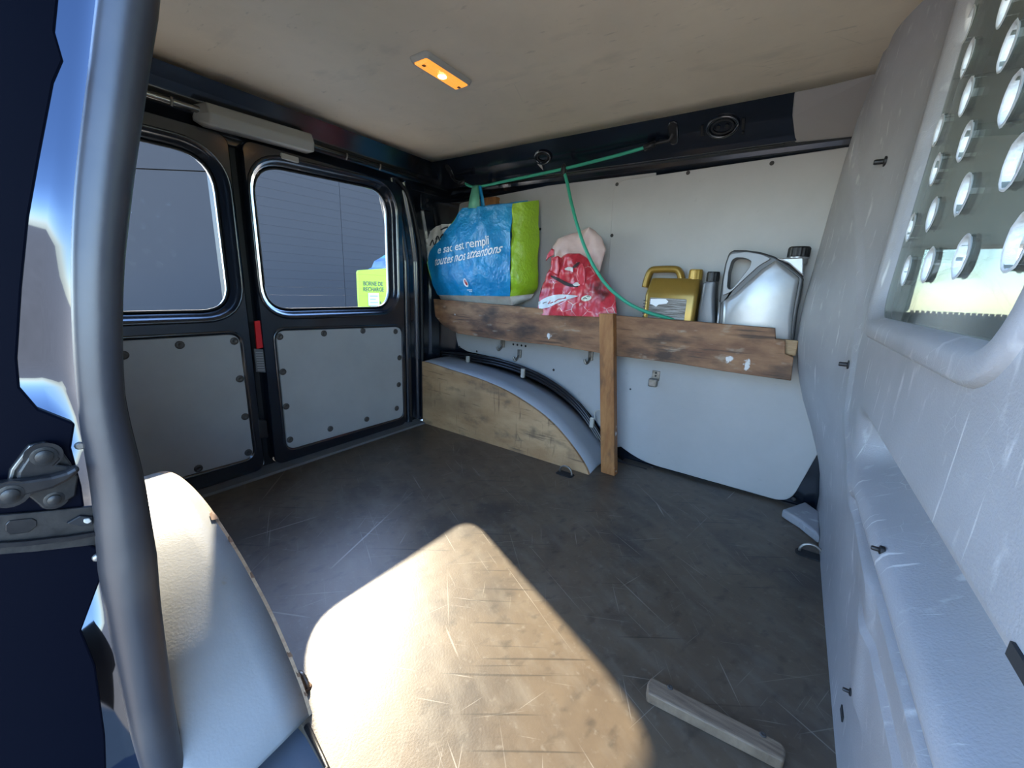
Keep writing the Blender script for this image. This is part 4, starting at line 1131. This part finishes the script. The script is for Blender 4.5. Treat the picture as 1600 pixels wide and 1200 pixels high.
sack_patch('white_swoosh', ((841, 472), (855, 464), (875, 460), (902, 462)), ((842, 483), (858, 480), (875, 472), (903, 463)), M['swoosh'])
for s_ in (((856, 475), (860, 470), (858, 474), (864, 472)), ((866, 472), (872, 468), (878, 467), (884, 466)), ((848, 474), (851, 472.5), (854, 472))):
    tube('scrawl', [on_sack(tuple(q[:2]), .005) for q in catmull([(a, b, 0) for a, b in s_], 4)], .0016, M['print_red'] if s_[0][0] != 848 else M['steel'], red, n=5)
oc = [(916 + 8 * math.cos(a), 466 + 4.6 * math.sin(a) - .15 * 8 * math.cos(a)) for a in np.linspace(0, 2 * math.pi, 20, endpoint=False)]
vv = [tuple(on_sack(q, .004)) for q in oc] + [tuple(on_sack((916, 466), .004))]
mk('oval_tag', vv, [(i, (i + 1) % 20, 20) for i in range(20)], mat('tag_cream', (.68, .70, .58, 1), .5), red)
for s_ in (((911, 467), (914, 465), (917, 467)), ((917, 464), (919, 462), (921, 464))):
    tube('scrawl', [on_sack(q, .006) for q in s_], .0014, M['print_black'], red, n=5)
sack_patch('tear', ((860, 430), (872, 434), (886, 441), (903, 447)), ((861, 433), (873, 440), (886, 447), (903, 449)), mat('tear_dark', (.03, .02, .02, 1), .7))
sack_patch('tear', ((895, 416), (901, 411), (906, 409)), ((893, 420), (901, 417), (906, 411)), mat('tear_dark_b', (.06, .03, .03, 1), .7), off=.004)
sack_patch('torn_paper', ((882, 420), (888, 417), (895, 418)), ((883, 422), (890, 423), (895, 425)), M['bag_white'], off=.005)
sack_patch('torn_paper', ((895, 444), (900, 441), (906, 442)), ((896, 446), (900, 447), (906, 446)), M['bag_white'], off=.005)

# ================================================================== CANISTERS
M['gold'] = mat('gold_plastic', (.36, .22, .045, 1), .33, metal=.45, col2=(.30, .19, .04, 1), scale=12, bump=.08, bscale=60)
M['gold_cap'] = mat('gold_cap', (.44, .27, .05, 1), .38, metal=.3)
M['silver'] = mat('silver_plastic', (.42, .425, .43, 1), .34, metal=.55, col2=(.36, .365, .37, 1), scale=7, bump=.08, bscale=50)
M['greyplast'] = mat('slate_plastic', (.13, .135, .145, 1), .38, metal=.3, bump=.06, bscale=60)
M['grip'] = mat('grey_grip', (.2, .203, .21, 1), .4, metal=.4)
M['gunmetal'] = mat('dark_silver_edge', (.07, .072, .075, 1), .4, metal=.4)
def cap(name, c, r, h, m, parent, n=28):
    loops = []
    for rr, hh, kn in ((r * .97, 0, 0), (r, .003, 1), (r, h * .85, 1), (r * .9, h, 0), (.0005, h, 0)):
        loops.append([(c[0] + (rr * (1 - (.045 if kn and k % 2 else 0))) * math.cos(2 * math.pi * k / n), c[1] + (rr * (1 - (.045 if kn and k % 2 else 0))) * math.sin(2 * math.pi * k / n), c[2] + hh) for k in range(n)])
    v, f = loft(loops); return mk(name, v, f, m, parent)
def X(px_, y, py_=440): return float(on(1, y, px_, py_)[0])
def Z(px_, py_, y): return float(on(1, y, px_, py_)[2])
# gold: silhouette with a handle hole, extruded across
gy0, gy1 = 1.492, 1.588
gold = empty('oil_canister', (X(1050, 1.5), 1.54, zs0), 'gold plastic oil canister with gold cap and torn silver label', 'canister')
def xz(q, y): p = on(1, y, *q); return (float(p[0]), float(p[2]))
bl_ = xz((1003, 497), gy0)[0]; br_ = xz((1082, 500), gy0)[0]
body = [(bl_, zs0), (br_, zs0), xz((1080, 460), gy0), xz((1076, 452), gy0), xz((1008, 452), gy0), xz((1002, 460), gy0)]
loops = []
secs = [(zs0, 0), (Z(1040, 462, gy0), 0), (Z(1040, 456, gy0), -.004), (Z(1040, 436, gy0), -.022), (Z(1040, 434, gy0), -.03)]
for z, ins in secs:
    r_ = rrect(bl_ - ins * .4, br_ + .004 + ins * .15, gy0 - ins, gy1 + ins * .6, .014, 4); loops.append([(a, b, z) for a, b in r_])
v, f = loft(loops); mk('body', v, f, M['gold'], gold, smooth=True, bevel=.004, bseg=3)
hx0 = xz((1011, 440), gy0)[0]; 
hc = (gy0 + gy1) / 2
hpts = [(xz((1008, 452), hc)[0], hc, Z(1008, 449, hc)), (xz((1012, 436), hc)[0], hc, Z(1012, 434, hc)), (xz((1018, 424), hc)[0], hc, Z(1018, 423, hc)), (xz((1030, 421), hc)[0], hc, Z(1030, 421, hc)), (xz((1055, 421), hc)[0], hc, Z(1055, 421, hc)), (xz((1062, 425), hc)[0], hc, Z(1062, 426, hc)), (xz((1065, 436), hc)[0], hc, Z(1065, 436, hc)), (xz((1067, 446), hc)[0], hc, Z(1067, 446, hc))]
tube('handle', hpts, .0125, M['gold'], gold, n=12, sub=5, rb=.018)
cc = on(1, hc, 1086, 438); cap('cap', (cc[0], hc, cc[2]), .0225, .036, M['gold_cap'], gold)
lathe('neck', [(.021, -.02), (.021, .002)], M['gold'], gold, 20, tuple(cc))
M['label_silver'] = mat('torn_silver_label', (.10, .085, .07, 1), .4, col2=(.34, .33, .31, 1), scale=60, stretch=(.3, 1, 6), lo=.45, hi=.58)
lb = prism('label', rrect(xz((1015, 470), gy0)[0], xz((1073, 470), gy0)[0], zs0 + .03, Z(1040, 466, gy0), .004), 'y', gy0 - .0012, gy0 + .001, M['label_silver'], gold)
tp = [(-.0, .0), (.052, .002), (.062, -.006), (.056, -.014), (.03, -.018), (.022, -.026), (.008, -.02), (.0, -.018)]
ox, oz = xz((1017, 467), gy0)
prism('torn_label', [(ox + a, oz + b) for a, b in tp], 'y', gy0 - .002, gy0 - .0012, M['print_white'], gold)
for k in range(6):
    z_ = Z(1005, 470 + k * 5, gy0); box('level_mark', bl_ - .001, bl_ + .006, gy0 - .0015, gy0 + .01, z_, z_ + .003, M['gunmetal'], gold)

# slim grey bottle
gb = empty('oil_bottle', (X(1105, 1.52), 1.53, zs0), 'slim slate grey bottle with black cap between gold and silver canisters', 'bottle')
yb0 = 1.495
def bsec(pl, pr, py_, ydep):
    a = xz((pl, py_), yb0); b = xz((pr, py_), yb0); return (a[0], b[0], a[1], ydep)
loops = []
for (pl, pr, py_, yd) in ((1087, 1117, 540, .085), (1088, 1117, 498, .085), (1090, 1116, 480, .085), (1094, 1116, 458, .08), (1096, 1117, 446, .075), (1097, 1118, 442, .07), (1103, 1117, 440, .045)):
    x0, x1, z, yd = bsec(pl, pr, py_, yd); z = max(z, zs0)
    loops.append([(a, b, z) for a, b in rrect(x0, x1, yb0 + .01, yb0 + .01 + yd, min(.012, (x1 - x0) * .3), 4)])
v, f = loft(loops); mk('body', v, f, M['greyplast'], gb, smooth=True, bevel=.003)
c_ = on(1, 1.53, 1113, 440); cap('cap', (c_[0], 1.53, c_[2]), .020, .032, M['black'], gb)

# silver jerrycan: curved shoulder silhouette with triangular grip hole
jy0, jy1 = 1.502, 1.592
jc = empty('jerrycan', (X(1185, 1.5), 1.53, zs0), 'large silver jerrycan with triangular grip and black cap beside the bulkhead', 'jerrycan')
sil = [(1116, 560), (1118, 500), (1122, 478), (1124, 462), (1127, 440), (1132, 412), (1138, 394), (1146, 390), (1165, 390), (1188, 393), (1210, 400), (1232, 413), (1251, 428), (1256, 436), (1252, 460), (1246, 490), (1238, 560)]
S2 = [xz(q, jy0) for q in sil]; S2 = [(a, max(b, zs0 + .002)) for a, b in S2]
hole = [xz(q, jy0) for q in ((1136, 449), (1138, 425), (1143, 407), (1150, 402), (1165, 403), (1174, 408), (1172, 416), (1158, 434), (1146, 449), (1140, 453))]
hole = roundpoly(hole, .006, 3); S3 = roundpoly(S2, [0, 0, .01, 0, 0, 0, .012] + [0.0] * (len(S2) - 7), 3)
frame = slab_holes('frame', S3, [hole], 'y', jy0 + .012, jy1 - .012, M['gunmetal'], jc)
b_ = frame.modifiers.new('b', 'BEVEL'); b_.width = .006; b_.segments = 3; b_.limit_method = 'ANGLE'; b_.angle_limit = math.radians(50)
face = [(1125, 560), (1127, 500), (1129, 470), (1136, 466), (1146, 460), (1168, 440), (1190, 420), (1212, 406), (1228, 416), (1250, 434), (1246, 456), (1240, 490), (1234, 560)]
F2 = [(a, max(b, zs0 + .003)) for a, b in [xz(q, jy0) for q in face]]
fl0 = inset_loop(F2, 0); 
v, f = loft([loop3(inset_loop(F2, .0), 'y', jy0 + .014), loop3(inset_loop(F2, -.002), 'y', jy0 + .004), loop3(inset_loop(F2, -.008), 'y', jy0), loop3(inset_loop(F2, -.014), 'y', jy0 - .002)])
mk('side_face', v, f, M['silver'], jc, smooth=True, bevel=.002)
gripo = [xz(q, jy0) for q in ((1129, 462), (1130, 440), (1135, 412), (1140, 397), (1165, 393), (1190, 397), (1205, 404), (1186, 415), (1165, 434), (1142, 456))]
gh = hole
grip = slab_holes('grip', roundpoly(gripo, .008, 3), [gh], 'y', jy0 + .003, jy0 + .013, M['grip'], jc)
b_ = grip.modifiers.new('b', 'BEVEL'); b_.width = .003; b_.segments = 2; b_.limit_method = 'ANGLE'; b_.angle_limit = math.radians(50)
sp = [xz(q, jy0 + .02) for q in ((1212, 404), (1256, 402), (1256, 432), (1250, 428), (1232, 412))]
prism('spout_shoulder', sp, 'y', jy0 + .012, jy1 - .012, M['silver'], jc, bevel=.004)
c_ = on(1, 1.545, 1247, 401); cap('cap', (c_[0], 1.545, c_[2] - .002), .029, .030, M['black'], jc, 36)
lathe('neck', [(.026, -.02), (.026, -.004), (.029, -.004), (.029, .0)], M['silver'], jc, 24, (c_[0], 1.545, c_[2] - .002))
rb2 = [xz(q, jy0) for q in ((1120, 500), (1123, 474), (1125, 474), (1123, 500))]
tube('edge_rib', [(a, jy0 + .006, b) for a, b in [(xz((1122, 500), jy0)[0], zs0 + .006), xz((1122, 500), jy0), xz((1124, 472), jy0)]], .004, M['silver'], jc, n=8)
for ob in list(jc.children):
    pass

# ================================================================== DOME LIGHT
zl = ZC + .012
dl = empty('dome_light', on(2, zl, 691, 108), 'small rectangular amber dome light glowing on the headliner', 'lamp')
cx, cy = [float(a) for a in on(2, zl, 691, 108)[:2]]
base = rrect(cx - .034, cx + .034, cy - .09, cy + .09, .014)
v, f = loft([loop3(base, 'z', zl + .006), loop3(base, 'z', zl - .004), loop3(inset_loop(base, -.006), 'z', zl - .014), loop3(inset_loop(base, -.009), 'z', zl - .014), loop3(inset_loop(base, -.010), 'z', zl - .006)], True, False)
mk('bezel', v, f, M['grey_plastic'], dl, smooth=False, bevel=.002)
M['lens'] = mat('amber_lens', (.8, .35, .05, 1), .3, bump=.6, bscale=250, emis=(1, .36, .05, 1), estr=.5)
lens = rrect(cx - .024, cx + .024, cy - .079, cy + .079, .006)
v, f = loft([loop3(lens, 'z', zl - .006), loop3(lens, 'z', zl - .014), loop3(inset_loop(lens, -.006), 'z', zl - .018)], False, True)
mk('lens', v, f, M['lens'], dl)
M['bulb'] = mat('bulb_glow', (1, .8, .4, 1), .4, emis=(1, .72, .28, 1), estr=14)
lathe('bulb', [(.001, -.0205), (.007, -.0200), (.011, -.0190), (.012, -.0178)], M['bulb'], dl, 16, (cx, cy, zl))
for s_ in (-1, 1):
    box('lens_tab', cx - .004, cx + .004, cy + s_ * .066 - .004, cy + s_ * .066 + .004, zl - .0195, zl - .016, M['oldwood'], dl)

# ================================================================== OUTSIDE: charging point
ck = empty('charging_station', (-4.0, 3.05, -.6), 'lime green charging point sign box standing outside the rear window', 'charging point')
M['lime'] = mat('lime_sign', (.30, .44, .015, 1), .6)
M['signwhite'] = mat('pale_white_sign', (.5, .56, .56, 1), .5)
M['signgrey'] = mat('sign_lettering', (.03, .045, .03, 1), .5)
SX = -4.0
a = on(0, SX, 559, 424); b = on(0, SX, 612, 482)
y0, y1 = float(a[1]), float(on(0, SX, 611, 450)[1]); z1 = .84
prism('sign_face', roundpoly([(y0, -.30), (y1, -.30), (y1, z1 + .02), (y0, z1 - .03)], .03), 'x', SX - .03, SX, M['lime'], ck)
box('sign_side', SX - .03, SX - .005, y1 + .004, y1 + .2, -.3, .87, M['signwhite'], ck)
box('post', SX - .03, SX + .0, (y0 + y1) / 2 - .05, (y0 + y1) / 2 + .05, -.6, -.28, M['signwhite'], ck)
def sign_text(s, px_, py_, px2, size):
    V, F = text_data(s, size, bold=.0012); P0 = on(0, SX, px_, py_); P1 = on(0, SX, px2, py_)
    wd = max(q[0] for q in V); k = (P1[1] - P0[1]) / wd
    mk('lettering', [(SX + .004, P0[1] + q[0] * k, P0[2] + q[1]) for q in V], F, M['signgrey'], ck)
sign_text('BORNE DE', 567.3, 446, 598, .066); sign_text('RECHARGE', 567.3, 455.0, 599.5, .066)
pc = on(0, SX, 575, 458); pd = on(0, SX, 592, 477)
box('notice', SX, SX + .006, float(pc[1]), float(pd[1]), float(pd[2]), float(pc[2]), M['signwhite'], ck)
for k in range(4):
    zz = float(pc[2]) - .025 - k * .036; box('notice_line', SX + .006, SX + .008, float(pc[1]) + .02, float(pd[1]) - .015 - (.03 if k == 1 else 0), zz - .016, zz, M['stext'], ck)
p = on(0, SX, 597, 474)
for k in range(3): box('small_print', SX + .001, SX + .004, p[1] - .03 + k * .03, p[1] - .015 + k * .03, p[2] - .008, p[2] + .004 + (.018 if k == 0 else 0), M['signgrey'], ck)
p = on(0, SX, 584, 480); lathe('knob', [(.09, -.05), (.085, .0), (.05, .03), (.001, .035)], M['grey_plastic'], ck, 16, (SX + .03, p[1], p[2] - .03))
M['bluebox'] = mat('blue_plastic', (.04, .08, .15, 1), .5, col2=(.09, .14, .17, 1), scale=6)
M['mint'] = mat('mint_plastic', (.09, .22, .15, 1), .5)
rbn = empty('recycling_bin', (-4.7, 3.7, -.6), 'pale blue bin with mint lid behind the lime sign', 'bin')
bp = [on(0, -4.6, *q) for q in ((590, 423), (599, 418), (603, 408), (612, 403), (640, 402))]
pts = [(float(p[1]), float(p[2])) for p in bp] + [(4.6, -.6), (float(bp[0][1]), -.6)]
prism('body', pts, 'x', -4.85, -4.6, M['bluebox'], rbn)
lp = [on(0, -4.6, *q) for q in ((606, 407), (614, 402), (620, 398), (640, 396), (640, 402), (615, 405))]
prism('lid', [(float(p[1]), float(p[2])) for p in lp], 'x', -4.86, -4.58, M['mint'], rbn)
